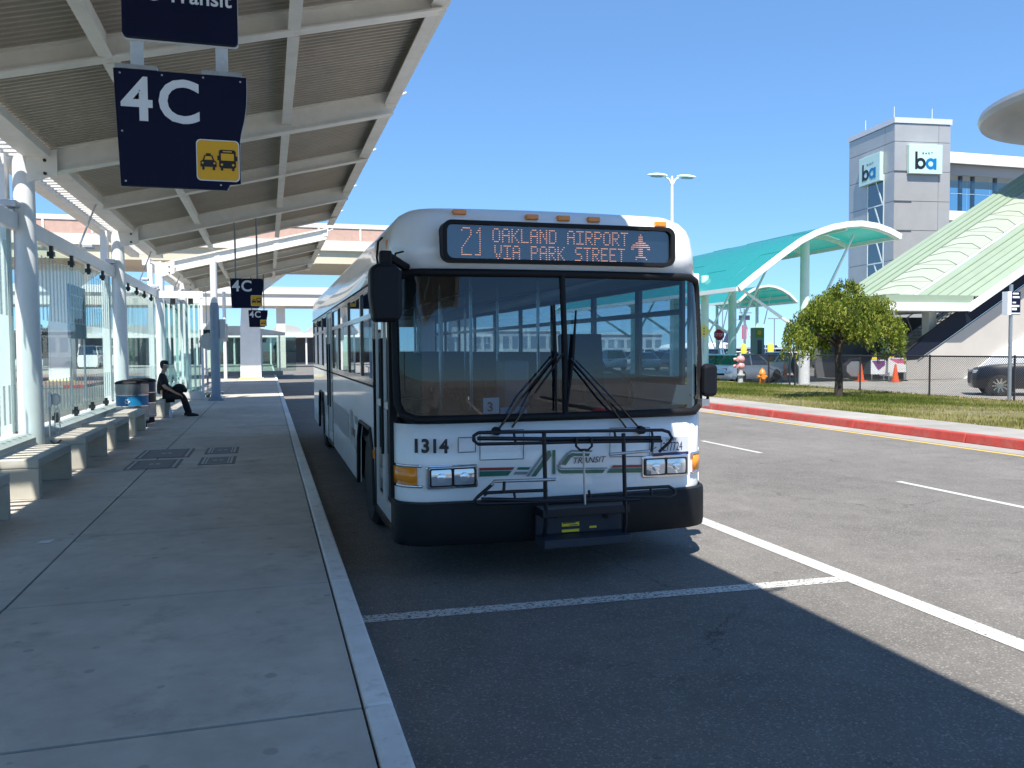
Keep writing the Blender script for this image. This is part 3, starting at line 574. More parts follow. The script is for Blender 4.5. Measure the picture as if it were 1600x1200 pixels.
for q in ([(716, 684), (743, 683), (743, 706), (716, 707)], [(750, 674), (818, 671), (818, 717), (750, 719)], [(953, 669), (1015, 668), (1015, 713), (953, 714)]):
    pts = []
    for (a, b), (c, d) in zip(q, q[1:] + q[:1]): pts += [FP(a + (c - a) * k / 6, b + (d - b) * k / 6, .012) for k in range(6)]
    MB().tube(pts, .0032, 4, True).build('hatch_seam', seam, bus)
# number plate
pp = [FP(a, b, .02) for a, b in ((1020, 684), (1075, 683), (1075, 712), (1020, 713))]
plt = D.objects.new('number_plate', None); COL.objects.link(plt); plt.parent = bus; d_ = Vector(pp[1]) - Vector(pp[0]); plt.location = pp[3]; plt.rotation_euler = (0, 0, math.atan2(d_.y, d_.x)); pw_, phh = math.hypot(d_.x, d_.y), pp[0][2] - pp[3][2]
MB().box(0, pw_, -.006, .006, 0, phh).build('plate_sheet', M('plate_white', (.55, .58, .62), .4), plt, bevel=.003); plb = M('plate_blue', (.02, .025, .08), .5)
text('plate_number', '1277724', .105, plb, plt, (pw_ / 2, -.0075, .04), align='CENTER', sx=.60, ext=.0008); text('plate_caption', 'EXEMPT', .028, plb, plt, (pw_ / 2, -.0075, phh - .033), align='CENTER', ext=.0008)
MB().box(0, pw_, -.009, -.0062, 0, .025).build('plate_frame', plb, plt)
# windscreen cards
for q, m_, nm in (([(755, 622), (780, 621), (780, 646), (755, 647)], M('card_pale', (.85, .92, .92), .5), 'run_card'), ([(782, 637), (822, 635), (824, 646), (782, 647)], M('card_blue', (.25, .45, .6), .5), 'notice_card')):
    P = [FP(a, b, -.03) for a, b in q]; c = MB().poly(P).build(nm, m_, bus, solid=.002)
    if nm == 'run_card': text('run_number', '3', .10, dkl, c, (P[3][0] + .03, P[3][1] - .006, P[3][2] + .022), ext=.0006, bold=.003)
# wipers
for pts, nm in (([(778, 672), (815, 622), (868, 556)], 'wiper_arm'), ([(800, 668), (836, 614), (880, 552)], 'wiper_arm'), ([(1000, 670), (960, 625), (900, 563)], 'wiper_arm'), ([(978, 668), (945, 622), (892, 560)], 'wiper_arm')):
    MB().tube([FP(a, b, o_) for (a, b), o_ in zip(pts, (.03, .10, .07))], .0085, 6).build(nm, blackg, bus)
for pts in ([(866, 476), (868, 550), (869, 643)], [(900, 485), (895, 560), (886, 640)]):
    MB().tube([FP(a, b, .045) for a, b in pts], [.008, .014, .008], 6).build('wiper_blade', black, bus)
for a, b in ((776, 674), (1002, 672)):
    p = FP(a, b, .03); MB().lathe([(0, -.03), (.03, -.03), (.036, .03), (0, .03)], p, 12, 'y').build('wiper_pivot', black, bus)
# --- bicycle rack (folded up) in front
rk_m = M('rack_black', (.012, .013, .017), .42, spec=.35)
rack = D.objects.new('bicycle_rack', None); COL.objects.link(rack); rack.parent = bus; rack['label'] = 'black folded steel bicycle rack with two wheel trays'
def RP(px, py, off=.30): p = ony(px, py, BY - off); return ((p[0] - BX) / KX, p[1] - BY, p[2])
def rt(name, pts, r=.013, off=.30, closed=False, mat=rk_m): return MB().tube([RP(*(q if len(q) == 3 else (*q, off))) for q in pts], r, 8, closed).build(name, mat, rack, smooth=60)
rt('upper_tray', [(748, 676), (1035, 672), (1045, 675), (1050, 684), (1046, 691), (1030, 706)], .013)
rt('upper_tray', [(748, 676), (740, 681), (740, 688), (747, 694), (850, 692), (880, 691), (1034, 689)], .013)
rt('upper_tray', [(746, 685), (850, 686), (1032, 684)], .016)
rt('lower_tray', [(855, 766), (800, 768), (762, 770), (756, 774)], .013); rt('lower_tray', [(974, 764), (1045, 760), (1054, 765), (1055, 771), (1046, 776), (975, 776)], .013)
rt('lower_tray', [(770, 756), (748, 775), (742, 781), (746, 787), (760, 787), (850, 784), (1000, 780)], .014); rt('lower_tray', [(752, 780), (850, 782), (975, 778)], .016)
for px in (852, 976): rt('upright', [(px - 2, 677, .30), (px, 760, .30), (px + 1, 815, .28), (px - 2, 838, .2)], .017)
for a, b, c in ((803, 677, 694), (1018, 672, 690), (960, 674, 690)): rt('tray_stay', [(a, b), (a + 3, c)], .010)
for a, b, c in ((803, 768, 786), (1016, 762, 778), (920, 766, 780)): rt('tray_stay', [(a, b), (a + 3, c)], .010)
rt('wheel_hook', [(768, 758), (772, 752), (840, 750), (868, 749)], .013, .33, mat=steel); rt('wheel_hook', [(787, 770), (788, 752)], .012, .34)
rt('wheel_hook', [(952, 710), (1020, 704), (1026, 700)], .012, .33, mat=steel); rt('wheel_hook', [(1020, 688), (1018, 706)], .012, .34)
rt('pull_handle', [(901, 684), (900, 697), (906, 703), (919, 703), (925, 697), (924, 684)], .010, .33); rt('release_rod', [(912, 704), (913, 750), (914, 788)], .009, .33, mat=steel)
for z0, z1, a0, a1, m_ in ((.50, .565, .10, .30, rk_m), (.335, .50, .10, .14, M('rack_plate', (.03, .036, .05), .5, spec=.3)), (.27, .335, .10, .34, M('rack_plate'))):
    xa, xb = RP(850, 800)[0] - .01, RP(980, 800)[0] + .02; MB().box(xa, xb, -a1, -a0, z0, z1).build('mount_plate', m_, rack, bevel=.006)
for a, b, c, d, s in ((878, 815, 905, 823, 'bars'), (878, 826, 905, 832, ''), (921, 821, 932, 825, '')):
    p, q = RP(a, d, .146), RP(c, b, .146); st_ = MB().box(p[0], q[0], -.1465, -.142, p[2], q[2]).build('warning_sticker', M('sticker_yellow', (.8, .62, .02), .5), rack)
    if s: MB().box(p[0] + .008, q[0] - .03, -.1475, -.1466, p[2] + .022, p[2] + .03).box(p[0] + .06, q[0] - .015, -.1475, -.1466, p[2] + .006, p[2] + .012).build('sticker_print', dkl, st_)
for a, b in ((867, 806), (946, 806)):
    p = RP(a, b, .15); MB().lathe([(0, -.01), (.02, -.01), (.02, 0), (0, 0)], p, 10, 'y').build('plate_bolt', black, rack)
# --- mirrors
def mirror(nm, P, off, lab):
    m = D.objects.new(nm, None); COL.objects.link(m); m.parent = bus
    return m
def mp(px, py, off): p = ony(px, py, BY + off); return ((p[0] - BX) / KX, p[1] - BY, p[2])
a, b = mp(578, 503, .02), mp(626, 413, .02)
MB().prism([(a[0] + .02, a[2]), (b[0] - .03, a[2]), (b[0], a[2] + .06), (b[0], b[2] - .06), (b[0] - .05, b[2]), (a[0] + .04, b[2]), (a[0], b[2] - .04), (a[0] - .002, a[2] + .2)], 'y', -.05, .13).build('side_mirror', mirblk, bus, bevel=.03)
c, d = mp(592, 412, .1), mp(606, 393, .1); MB().box(c[0], d[0] + .02, .02, .12, c[2] - .02, d[2]).build('mirror_mount', black, bus, bevel=.012)
MB().tube([mp(606, 400, .07), (-1.2, .2, 2.44)], .035, 8).build('mirror_arm', black, bus)
MB().tube([mp(630, 393, .2), mp(618, 396, .12), mp(616, 408, .1), mp(626, 416, .16)], .008, 6).build('mirror_cable', black, bus)
a, b = mp(1097, 620, .1), mp(1120, 568, .1)
MB().prism(rrect(a[0], b[0], a[2], b[2], .045), 'y', .07, .15).build('side_mirror', mirblk, bus, bevel=.03)
MB().tube([mp(1106, 621, .1), mp(1104, 632, .15), (1.28, .35, 1.38)], .014, 8).build('mirror_arm', black, bus); p = mp(1101, 629, .12); MB().box(p[0] - .04, p[0] + .03, p[1] - .03, p[1] + .05, p[2] - .03, p[2] + .03).build('mirror_mount', steel, bus)
# --- sides
tyre_m = M('tyre', (.018, .018, .018), .8, bump=.2); rim_m = M('wheel_steel', (.42, .43, .44), .4, .7, var=.2, scale=10)
def arch(y): return [(y - .74, .33), (y - .68, .82), (y - .48, 1.03), (y + .48, 1.03), (y + .68, .82), (y + .74, .33)]
FW, RW = 2.30, 9.45
def side(s):
    x0, x1 = (-W2, -W2 + .03) if s < 0 else (W2 - .03, W2)
    d0, d1 = (6.70, 7.75)
    if s < 0: polys = [[(1.50, .33)] + arch(FW) + [(d0, .33), (d0, 1.46), (1.50, 1.46)], [(d1, .33)] + arch(RW) + [(LEN - .03, .33), (LEN - .03, 1.46), (d1, 1.46)]]
    else: polys = [[(.40, .33)] + arch(FW) + arch(RW) + [(LEN - .03, .33), (LEN - .03, 1.46), (.40, 1.46)]]
    for p in polys: MB().prism(p, 'x', x0, x1).build('side_panel', buswhite, bus)
    xa, xb = (x0 - .004, x1) if s < 0 else (x0, x1 + .004)
    wins = ([(1.56, 2.66), (2.66, 4.1), (4.1, 5.55), (5.55, 6.66), (7.8, 9.2), (9.2, 10.7), (10.7, 12.1)] if s < 0 else [(.5, 1.45), (1.45, 2.66), (2.66, 4.1), (4.1, 5.55), (5.55, 7.0), (7.0, 8.4), (8.4, 9.7), (9.7, 11.0), (11.0, 12.1)])
    tint = glass('side_glass', (.80, .86, .87), .03)
    for a, b in wins:
        wd = frame_mb([(a, 1.462), (b, 1.462), (b, 2.424), (a, 2.424)], [(a + .05, 1.53), (b - .05, 1.53), (b - .05, 2.37), (a + .05, 2.37)], 'x', xa, xb); wd.box(xa, xb, a + .05, b - .05, 2.10, 2.15)
        f = wd.build('side_window', blackg, bus)
        for z0, z1 in ((1.53, 2.10), (2.15, 2.37)): MB().box(x0 + .012, x0 + .017, a + .05, b - .05, z0, z1).build('pane', tint, f)
    for y in (FW, RW):
        MB().prism(arch(y)[::-1] + [(y - .72, .33)], 'x', x0 + s * -.35 if s > 0 else x0 + .34, x1 + (.33 if s < 0 else -.34)).build('wheel_well', M('well_black', (.01, .01, .01), .9), bus)
        c = (s * 1.13, y, .49); wh = MB().lathe([(.30, -.13), (.44, -.135), (.485, -.09), (.49, 0), (.485, .09), (.44, .135), (.30, .13)], c, 36, 'x').build('wheel', tyre_m, bus, smooth=40)
        MB().lathe([(0, s * .06), (.1, s * .10), (.12, s * .05), (.2, s * .02), (.27, s * .10), (.31, s * .13), (.31, s * -.1), (0, s * -.1)], c, 32, 'x').build('rim', rim_m, wh, smooth=35)
        for k in range(10):
            an = k * math.pi / 5; MB().lathe([(0, 0), (.014, 0), (.014, .03), (0, .03)], (c[0] + s * .05 - (.03 if s < 0 else 0), y + .165 * math.cos(an), .49 + .165 * math.sin(an)), 6, 'x').build('wheel_nut', chrome, wh)
        # arch lip
        MB().tube([(s * 1.303, q[0], q[1]) for q in arch(y)], .022, 6).build('arch_trim', black, bus)
    MB().tube([(s * 1.302, 1.5 if s < 0 else .45, 1.455), (s * 1.302, LEN, 1.455)], .012, 5).build('belt_moulding', black, bus)
    MB().tube([(s * 1.302, 1.5 if s < 0 else .45, 2.43), (s * 1.302, LEN, 2.43)], .012, 5).build('gutter_moulding', black, bus)
side(-1); side(1)
def door(y0, y1, nl):
    st = (y1 - y0) / nl; gl = glass('door_glass', (.5, .58, .58), .10)
    fr = frame_mb([(y0 - .05, .30), (y1 + .05, .30), (y1 + .05, 2.43), (y0 - .05, 2.43)], [(y0, .36), (y1, .36), (y1, 2.40), (y0, 2.40)], 'x', -1.306, -1.26).build('door_frame', blackg, bus)
    for k in range(nl):
        a, b = y0 + k * st + .008, y0 + (k + 1) * st - .008
        l = frame_mb([(a, .37), (b, .37), (b, 2.39), (a, 2.39)], [(a + .06, .50), (b - .06, .50), (b - .06, 2.31), (a + .06, 2.31)], 'x', -1.298, -1.27); l.box(-1.298, -1.27, a + .06, b - .06, 1.30, 1.36)
        l = l.build('door_leaf', M('door_alu', (.62, .63, .63), .35, .4), bus)
        for z0, z1 in ((.50, 1.30), (1.36, 2.31)): MB().box(-1.286, -1.281, a + .06, b - .06, z0, z1).build('pane', gl, l)
        MB().tube([(-1.31, b - .03, .9), (-1.31, b - .03, 1.9)], .012, 6).build('door_seal', black, l)
door(.42, 1.46, 2); door(6.75, 7.72, 2)
# side livery
def sp(px, py): p = onx(px, py, BX - W2 - .004); return (-W2 - .004, p[1] - BY, p[2])
def sdec(name, polys, mat):
    for q in polys: MB().poly([(-W2 - .004, a, b) for a, b in q]).build(name, mat, bus)
sdec('side_band', [[(4.2, .70), (6.6, .70), (6.6, 1.02), (4.1, 1.02)], [(7.85, .70), (8.6, .70), (8.6, 1.02), (7.85, 1.02)]], gry)
sdec('side_logo', [[(3.35, .66), (3.5, .66), (3.8, 1.08), (3.66, 1.08)], [(3.82, .66), (3.94, .66), (3.94, 1.08), (3.82, 1.08)]], gry)
sdec('side_logo', [[(3.08, .62), (3.3, .62), (3.3, .70), (3.08, .70)], [(3.1, .96), (3.4, .96), (3.4, 1.05), (3.1, 1.05)]], grn)
text('side_operator', 'TRANSIT', .12, dkl, bus, (-W2 - .005, 3.75, .80), (math.pi / 2, 0, -math.pi / 2), .0006, sx=.9)
MB().box(-1.315, -1.30, 1.54, 1.60, .78, .86).build('side_marker', amber, bus); MB().box(-1.30, -1.285, .55, .61, 2.62, 2.70).build('side_marker', amber, bus)
MB().tube([(-1.31, .75, 2.74), (-1.33, .85, 2.72), (-1.33, .95, 2.6), (-1.31, 1.0, 2.48)], .01, 6).build('grab_wire', black, bus)
# rear, floor, interior
MB().prism([(-1.29, .4), (1.29, .4), (1.29, 1.5), (-1.29, 1.5)], 'y', LEN - .028, LEN - .002).build('rear_panel', buswhite, bus)
frame_mb([(-1.29, 1.502), (1.29, 1.502), (1.29, 2.424), (-1.29, 2.424)], [(-.9, 1.62), (.9, 1.62), (.9, 2.3), (-.9, 2.3)], 'y', LEN - .03, LEN - .002).build('rear_window_frame', buswhite, bus); MB().box(-.9, .9, LEN - .02, LEN - .014, 1.62, 2.3).build('rear_window', glass('side_glass'), bus)
MB().box(-1.24, 1.24, .25, LEN - .1, .80, .86).build('floor', M('bus_floor', (.06, .06, .065), .7), bus)
MB().box(-1.2, 1.2, 3.1, 8.6, .30, .42).build('underframe', M('well_black'), bus); MB().box(-1.2, 1.2, .4, 1.5, .30, .36).build('step_well', M('well_black'), bus)
MB().box(-.9, .9, .3, LEN - .3, .5, .55).build('underbody', M('well_black'), bus)
MB().box(-1.2, 1.2, .5, LEN - .1, 2.55, 2.58).build('ceiling_panel', M('interior_grey', (.10, .105, .11), .6), bus)
dash = MB(); dash.loft([[(u * .95, fy(u) + .06, 1.12) for u in US], [(u * .95, fy(u) + .10, 1.28) for u in US], [(u * .93, .38 - .06 * u * u, 1.30) for u in US], [(u * .93, .5, 1.0) for u in US]], False, False); dash.build('dashboard', M('dash_black', (.02, .021, .023), .6), bus, smooth=40, solid=.01)
MB().tube([(.62 + .23 * math.cos(t), .62 + .06 * math.sin(t), 1.40 + .21 * math.sin(t)) for t in [k * math.pi / 12 for k in range(24)]], .016, 6, True).build('steering_wheel', black, bus)
fab = M('seat_fabric', (.018, .022, .035), .85, var=.3, scale=30)
sm = MB(); sm.box(-.21, .21, -.2, .22, .40, .48).prism([(.2, .46), (.26, .46), (.36, 1.12), (.30, 1.14)], 'x', -.21, .21).box(-.05, .05, -.05, .05, 0, .4); sme = sm.mesh('seat', fab)
for y in (2.9, 3.7, 4.5, 5.3, 6.1, 8.3, 9.1, 9.9, 10.7):
    for x in (-1.0, -.56, .56, 1.0):
        if y < 3.5 and x < 0: continue
        put('passenger_seat', sme, bus, (x, y, .80), scale=(1, 1, .84))
put('driver_seat', sme, bus, (.62, 1.0, .80))
for x in (-.34, .34):
    for y in (1.75, 3.3, 5.0, 6.6, 8.7): MB().tube([(x, y, .86), (x, y, 2.55)], .016, 6).build('stanchion', M('rail_steel', (.6, .6, .6), .25, .9), bus)
    MB().tube([(x, 1.7, 2.38), (x, 11.5, 2.38)], .016, 6).build('grab_rail', M('rail_steel'), bus)
MB().box(-.32, -.10, .62, .9, .86, 1.7).build('fare_box', M('fare_box', (.25, .26, .28), .4, .4), bus, bevel=.02)
MB().box(.2, 1.2, 1.5, 1.53, .86, 1.55).build('driver_screen', M('interior_grey'), bus)
# ================================================================ SEATED MAN
skin = M('skin', (.46, .28, .19), .55); cloth = M('black_cloth', (.012, .012, .014), .85, var=.3, scale=12); hair = M('hair', (.015, .012, .01), .7)
def skinned(name, chains, mat, parent, sub=2, root=0):
    """chains: lists of (x,y,z,r); shared first points are merged"""
    idx = {}; V = []; R = []; E_ = []
    for ch in chains:
        prev = None
        for x, y, z, r in ch:
            k = (round(x, 4), round(y, 4), round(z, 4))
            if k not in idx: idx[k] = len(V); V.append(k); R.append(r)
            if prev is not None: E_.append((prev, idx[k]))
            prev = idx[k]
    me = D.meshes.new(name); me.from_pydata(V, E_, []); me.materials.append(mat); o = D.objects.new(name, me); COL.objects.link(o); o.parent = parent
    o.modifiers.new('skin', 'SKIN')
    for i, r in enumerate(R):
        sv = me.skin_vertices[0].data[i]; rr = r if isinstance(r, tuple) else (r, r); sv.radius = rr; sv.use_root = (i == root)
    o.modifiers['skin'].use_smooth_shade = True; sd = o.modifiers.new('sub', 'SUBSURF'); sd.levels = sd.render_levels = sub
    return o
man = thing('person', 'man in black clothes and dark cap seated on a bench, bag on lap', 'person', (-2.56, 23.0, .13))
pel = (0, 0, .56, .15); hipR = (.08, -.10, .54, .10); hipL = (.08, .10, .54, .10)
neck = (-.02, 0, 1.12, .055); ch = (-.07, 0, .96, .15); ab = (-.05, 0, .74, .15)
shR = (-.05, -.19, 1.04, .062); shL = (-.05, .19, 1.04, .062)
legR = [pel, hipR, (.42, -.13, .52, .072), (.46, -.13, .50, .068), (.60, -.13, .12, .045), (.62, -.13, .07, .04)]
legL = [pel, hipL, (.38, .13, .53, .072), (.42, .13, .51, .068), (.52, .13, .12, .045), (.54, .13, .07, .04)]
torso = [pel, ab, ch, neck]
armR = [ch, shR, (.02, -.25, .80, .045), (.05, -.25, .77, .043), (.27, -.20, .62, .032), (.33, -.19, .59, .03)]
armL = [ch, shL, (.04, .24, .80, .045), (.07, .24, .77, .043), (.28, .12, .66, .032), (.33, .09, .64, .03)]
headc = [neck, (.0, 0, 1.19, .055), (.02, 0, 1.26, .085), (.02, 0, 1.335, .09)]
fing = []
for s, hp in ((-1, (.33, -.19, .59)), (1, (.33, .09, .64))):
    palm = (hp[0] + .06, hp[1], hp[2] - .03, (.02, .034)); ch_ = [(hp[0], hp[1], hp[2], .03), palm]; fing.append(ch_)
    for k in range(4):
        oy = (k - 1.5) * .019; L = (.05, .06, .057, .045)[k]
        fing.append([palm, (palm[0] + .025, palm[1] + oy, palm[2] - .012, .0085), (palm[0] + .025 + L * .6, palm[1] + oy * 1.1, palm[2] - .04, .008), (palm[0] + .025 + L * .7, palm[1] + oy * 1.1, palm[2] - .075, .007)])
    fing.append([ch_[0], (hp[0] + .04, hp[1] - s * .045, hp[2] - .035, .01), (hp[0] + .08, hp[1] - s * .055, hp[2] - .07, .008)])
skinned('body', [torso, headc, legR, legL, armR, armL] + fing, skin, man)
big = lambda chn, d: [(x, y, z, (r if not isinstance(r, tuple) else r[0]) + d) for x, y, z, r in chn]
skinned('shirt', [big([pel, ab, ch], .03) + [(-.02, 0, 1.10, .07)], big(armR[:3], .022), big(armL[:3], .022)][:1] + [[(ch[0], ch[1], ch[2], ch[3] + .03)] + big(armR[1:3], .022), [(ch[0], ch[1], ch[2], ch[3] + .03)] + big(armL[1:3], .022)], cloth, man)
skinned('trousers', [[(pel[0], pel[1], pel[2] - .01, .175)] + big(legR[1:], .02), [(pel[0], pel[1], pel[2] - .01, .175)] + big(legL[1:], .02)], cloth, man)
for y, x in ((-.13, .62), (.13, .54)):
    MB().loft([[(x + a, y + w_ * math.cos(t), max(0, .045 * hz + .045 * hz * math.sin(t))) for t in [k * math.pi / 5 for k in range(10)]] for a, w_, hz in ((-.09, .03, .8), (-.05, .042, 1.1), (.06, .048, .9), (.15, .045, .7), (.2, .02, .45))]).build('shoe', M('shoe_black', (.012, .012, .012), .5), man, smooth=60)
# face: nose, ear, beard, cap
MB().lathe([(0, 0), (.012, .004), (.016, .03), (0, .045)], (.115, 0, 1.27), 8).build('nose', skin, man, smooth=60)
for s in (-1, 1):
    MB().lathe([(0, -.006), (.022, -.004), (.026, .002), (0, .006)], (.0, s * .087, 1.28), 10, 'y').build('ear', skin, man, smooth=60)
    MB().lathe([(0, -.004), (.009, 0), (0, .004)], (.102, s * .034, 1.305), 8, 'x').build('eye', M('eye_dark', (.02, .015, .012), .3), man)
    MB().bar((.105, s * .018, 1.325), (.095, s * .055, 1.327), .008, .01).build('eyebrow', hair, man)
MB().bar((.105, -.025, 1.235), (.105, .025, 1.235), .012, .012).build('mouth', M('lip', (.2, .09, .07), .5), man)
MB().bar((.098, -.03, 1.252), (.098, .03, 1.252), .016, .012).build('moustache', hair, man)
MB().loft([[(.015 + rx * math.cos(t), ry * math.sin(t), z) for t in [math.radians(a) for a in range(110, 251, 20)]] for z, rx, ry in ((1.24, .07, .075), (1.28, .096, .09), (1.34, .10, .095))], False, False).build('hair', hair, man, smooth=60, solid=.01)
cp = MB().lathe([(0, .1), (.05, .095), (.09, .065), (.106, .02), (.106, -.01), (.1, -.012), (.09, 0)], (.01, 0, 1.35), 20).build('cap', M('cap_black', (.014, .014, .016), .8), man, smooth=60)
MB().prism([(.08, -.08), (.15, -.075), (.19, -.04), (.2, 0), (.19, .04), (.15, .075), (.08, .08)], 'z', 1.335, 1.347).build('cap_peak', M('cap_black'), cp)
bag = thing('backpack', 'black backpack held on the lap of the seated man', 'bag', (-2.21, 23.0, .72))
bg_ = MB(); bg_.loft([[(x + 0, y, z) for x, y, z in ((cx - rx, -.14, cz), (cx - rx * .7, -.16, cz + rz_ * .7), (cx, -.16, cz + rz_), (cx + rx * .8, -.15, cz + rz_ * .6), (cx + rx, -.14, cz), (cx + rx * .6, -.13, cz - rz_ * .8), (cx, -.12, cz - rz_), (cx - rx * .7, -.13, cz - rz_ * .8))] for cx, cz, rx, rz_ in ((0, .12, .16, .13),)] + [[(x, y, z) for x, y, z in ((-.17, .14, .12), (-.12, .16, .22), (0, .16, .26), (.14, .15, .20), (.17, .14, .11), (.1, .13, .0), (0, .12, -.02), (-.12, .13, 0))]])
bg_.build('bag_body', cloth, bag, bevel=.04, smooth=60); MB().tube([(.05, -.165, .2), (.14, -.175, .12), (.10, -.172, .02)], .012, 6).build('strap', cloth, bag); MB().box(.12, .19, -.1, .1, .02, .12).build('front_pocket', cloth, bag, bevel=.02)
bt = thing('water_bottle', 'pale plastic bottle on the ground by the seated man', 'bottle', (-2.36, 22.4, .13))
MB().lathe([(0, 0), (.036, 0), (.04, .02), (.04, .17), (.03, .2), (.016, .22), (0, .22)], n=16).build('bottle_body', M('bottle_pale', (.5, .58, .72), .2, coat=.5), bt, smooth=40); MB().lathe([(0, .221), (.019, .221), (.019, .25), (0, .25)], n=12).build('cap', M('bottle_white', (.7, .72, .75), .4), bt)
q = onz(70, 847, .132); MB().add([(q[0] - .06, q[1] - .05, .134), (q[0] + .05, q[1] - .06, .135), (q[0] + .07, q[1] + .05, .142), (q[0] - .04, q[1] + .06, .134), (q[0], q[1], .139)], [(0, 1, 4), (1, 2, 4), (2, 3, 4), (3, 0, 4)]).build('paper_scrap', M('paper', (.7, .68, .64), .7), solid=.002, label='small white scrap of paper lying on the sidewalk', cat='litter')
# ================================================================ POLE, CART, PHONE
pl = thing('lamp_post', 'white post with a blue grey lower sleeve and square foot on the sidewalk', 'post', (-1.70, 29.9, .13))
MB().lathe([(0, .05), (.115, .05), (.115, 4.7), (0, 4.7)], n=16).build('shaft', colw, pl, smooth=40)
MB().lathe([(0, .1), (.15, .1), (.15, 3.15), (.12, 3.3), (0, 3.3)], n=16).build('sleeve', M('sleeve_blue', (.23, .29, .36), .45, var=.06), pl, smooth=40)
MB().box(-.24, .24, -.24, .24, 0, .06).prism([(-.2, .06), (.2, .06), (.13, .2), (-.13, .2)], 'y', -.18, .18).build('foot', M('sleeve_blue'), pl, bevel=.01)
MB().box(.15, .35, -.06, .06, 2.1, 2.75).build('notice_box', M('lamp_grey'), pl, bevel=.02); MB().lathe([(0, 0), (.3, 0), (.3, .012), (0, .012)], (-.22, .1, 2.0), 8, 'y').build('sign_back', M('galvanised'), pl)
ct = thing('luggage_cart', 'row of nested steel luggage carts behind the blue grey post', 'cart', (-2.0, 31.6, .13))
for k in range(4):
    x = -.25 + k * .16
    MB().tube([(x, 0, .1), (x, 0, 1.0), (x + .1, 0, 1.05), (x + .1, .5, 1.05), (x, .5, 1.0), (x, .5, .1)], .018, 6).build('cart_frame', chrome, ct)
    MB().box(x - .02, x + .02, .04, .46, .45, .8).build('cart_panel', M('cart_blue', (.1, .13, .2), .5), ct)
    for y in (.03, .47): MB().lathe([(0, -.02), (.06, -.02), (.06, .02), (0, .02)], (x, y, .06), 12, 'y').build('wheel', tyre_m, ct)
MB().box(-.45, .45, .05, .45, .14, .2).build('cart_base', chrome, ct)
ph = thing('courtesy_phone', 'grey handset phone with hanging cord on a slim post by the first column', 'phone', (-3.28, 14.45, .13))
MB().tube([(0, 0, 0), (0, 0, .95)], .022, 8).build('post', steel, ph); MB().box(-.02, .05, -.03, .03, .86, 1.10).build('handset_cradle', M('lamp_grey'), ph, bevel=.01)
MB().lathe([(0, -.05), (.09, -.05), (.10, -.02), (.10, .04), (0, .04)], (.10, .1, .98), 20, 'y').build('phone_body', M('phone_white', (.6, .61, .6), .4), ph, smooth=40, bevel=.01)
MB().tube([(.12, .05, .84), (.08, .05, .5), (.13, .05, .4), (.19, .05, .5), (.17, .05, .84)], .012, 6).build('cord', M('phone_white'), ph)
ph.scale = (.72, .72, .95)
# orange-symbol sign near the far end
os_ = thing('route_sign', 'small black sign with orange symbols hanging at the end of the glass screen', 'sign', (-2.16, 33.0, 2.3))
MB().box(-.24, .24, -.02, .02, -.3, .3).build('sign_board', M('glyph_black'), os_); bus_glyph(os_, 32.978, -2.16 - .2, 2.3 - .22, .42, M('sign_orange', (.55, .2, .03), .5), M('glyph_black')); MB().tube([(0, 0, .3), (0, 0, 2.3)], .015, 6).build('hanger_rod', steel, os_)
# in-ground utility covers
frm = M('cover_light', (.42, .43, .43), .6, var=.15, scale=20); cvr = M('cover_dark', (.14, .142, .14), .7, var=.15, scale=20, bump=.3)
def cover(lbl, x0, x1, y0, y1, nm, letter):
    s = thing('utility_cover', lbl, 'cover', ((x0 + x1) / 2, (y0 + y1) / 2, .132), group='utility covers set in the sidewalk')
    MB().box(x0, x1, y0, y1, .118, .1345).build('frame', cvr, s, W=True)
    b = .045
    for (a, c, d, e) in ((x0 + b, x0 + b + .03, y0 + b, y1 - b), (x1 - b - .03, x1 - b, y0 + b, y1 - b)) + (((x0 + b + .05, x0 + b + .07, y0 + b, y1 - b), (x1 - b - .07, x1 - b - .05, y0 + b, y1 - b), (x0 + b, x1 - b, y0 + b, y0 + b + .03), (x0 + b, x1 - b, y1 - b - .03, y1 - b)) if nm else ()):
        MB().box(a, c, d, e, .13, .137).build('edge_bar', frm, s, W=True)
    MB().box(x0 + .13, x1 - .13, y0 + .09, y1 - .09, .13, .136).build('lid', M('cover_lid', (.2, .2, .198), .75, var=.2, scale=25, bump=.4), s, W=True)
    MB().box((x0 + x1) / 2 - .07, (x0 + x1) / 2 - .01, (y0 + y1) / 2 - .05, (y0 + y1) / 2 + .05, .136, .139).box((x0 + x1) / 2 + .02, (x0 + x1) / 2 + .08, (y0 + y1) / 2 - .05, (y0 + y1) / 2 + .05, .136, .139).build('lid_mark', frm, s, W=True)
cover('broad dark utility cover nearest the benches, front one of its pair', -2.0, -1.28, 12.75, 13.75, 0, 'E'); cover('broad dark utility cover nearest the benches, back one of its pair', -2.02, -1.22, 14.0, 15.2, 0, 'B')
cover('utility cover with bright rim bars, front one of its pair', -1.02, -.5, 12.95, 13.85, 1, ''); cover('utility cover with bright rim bars, back one of its pair', -1.02, -.5, 14.3, 15.2, 1, '')
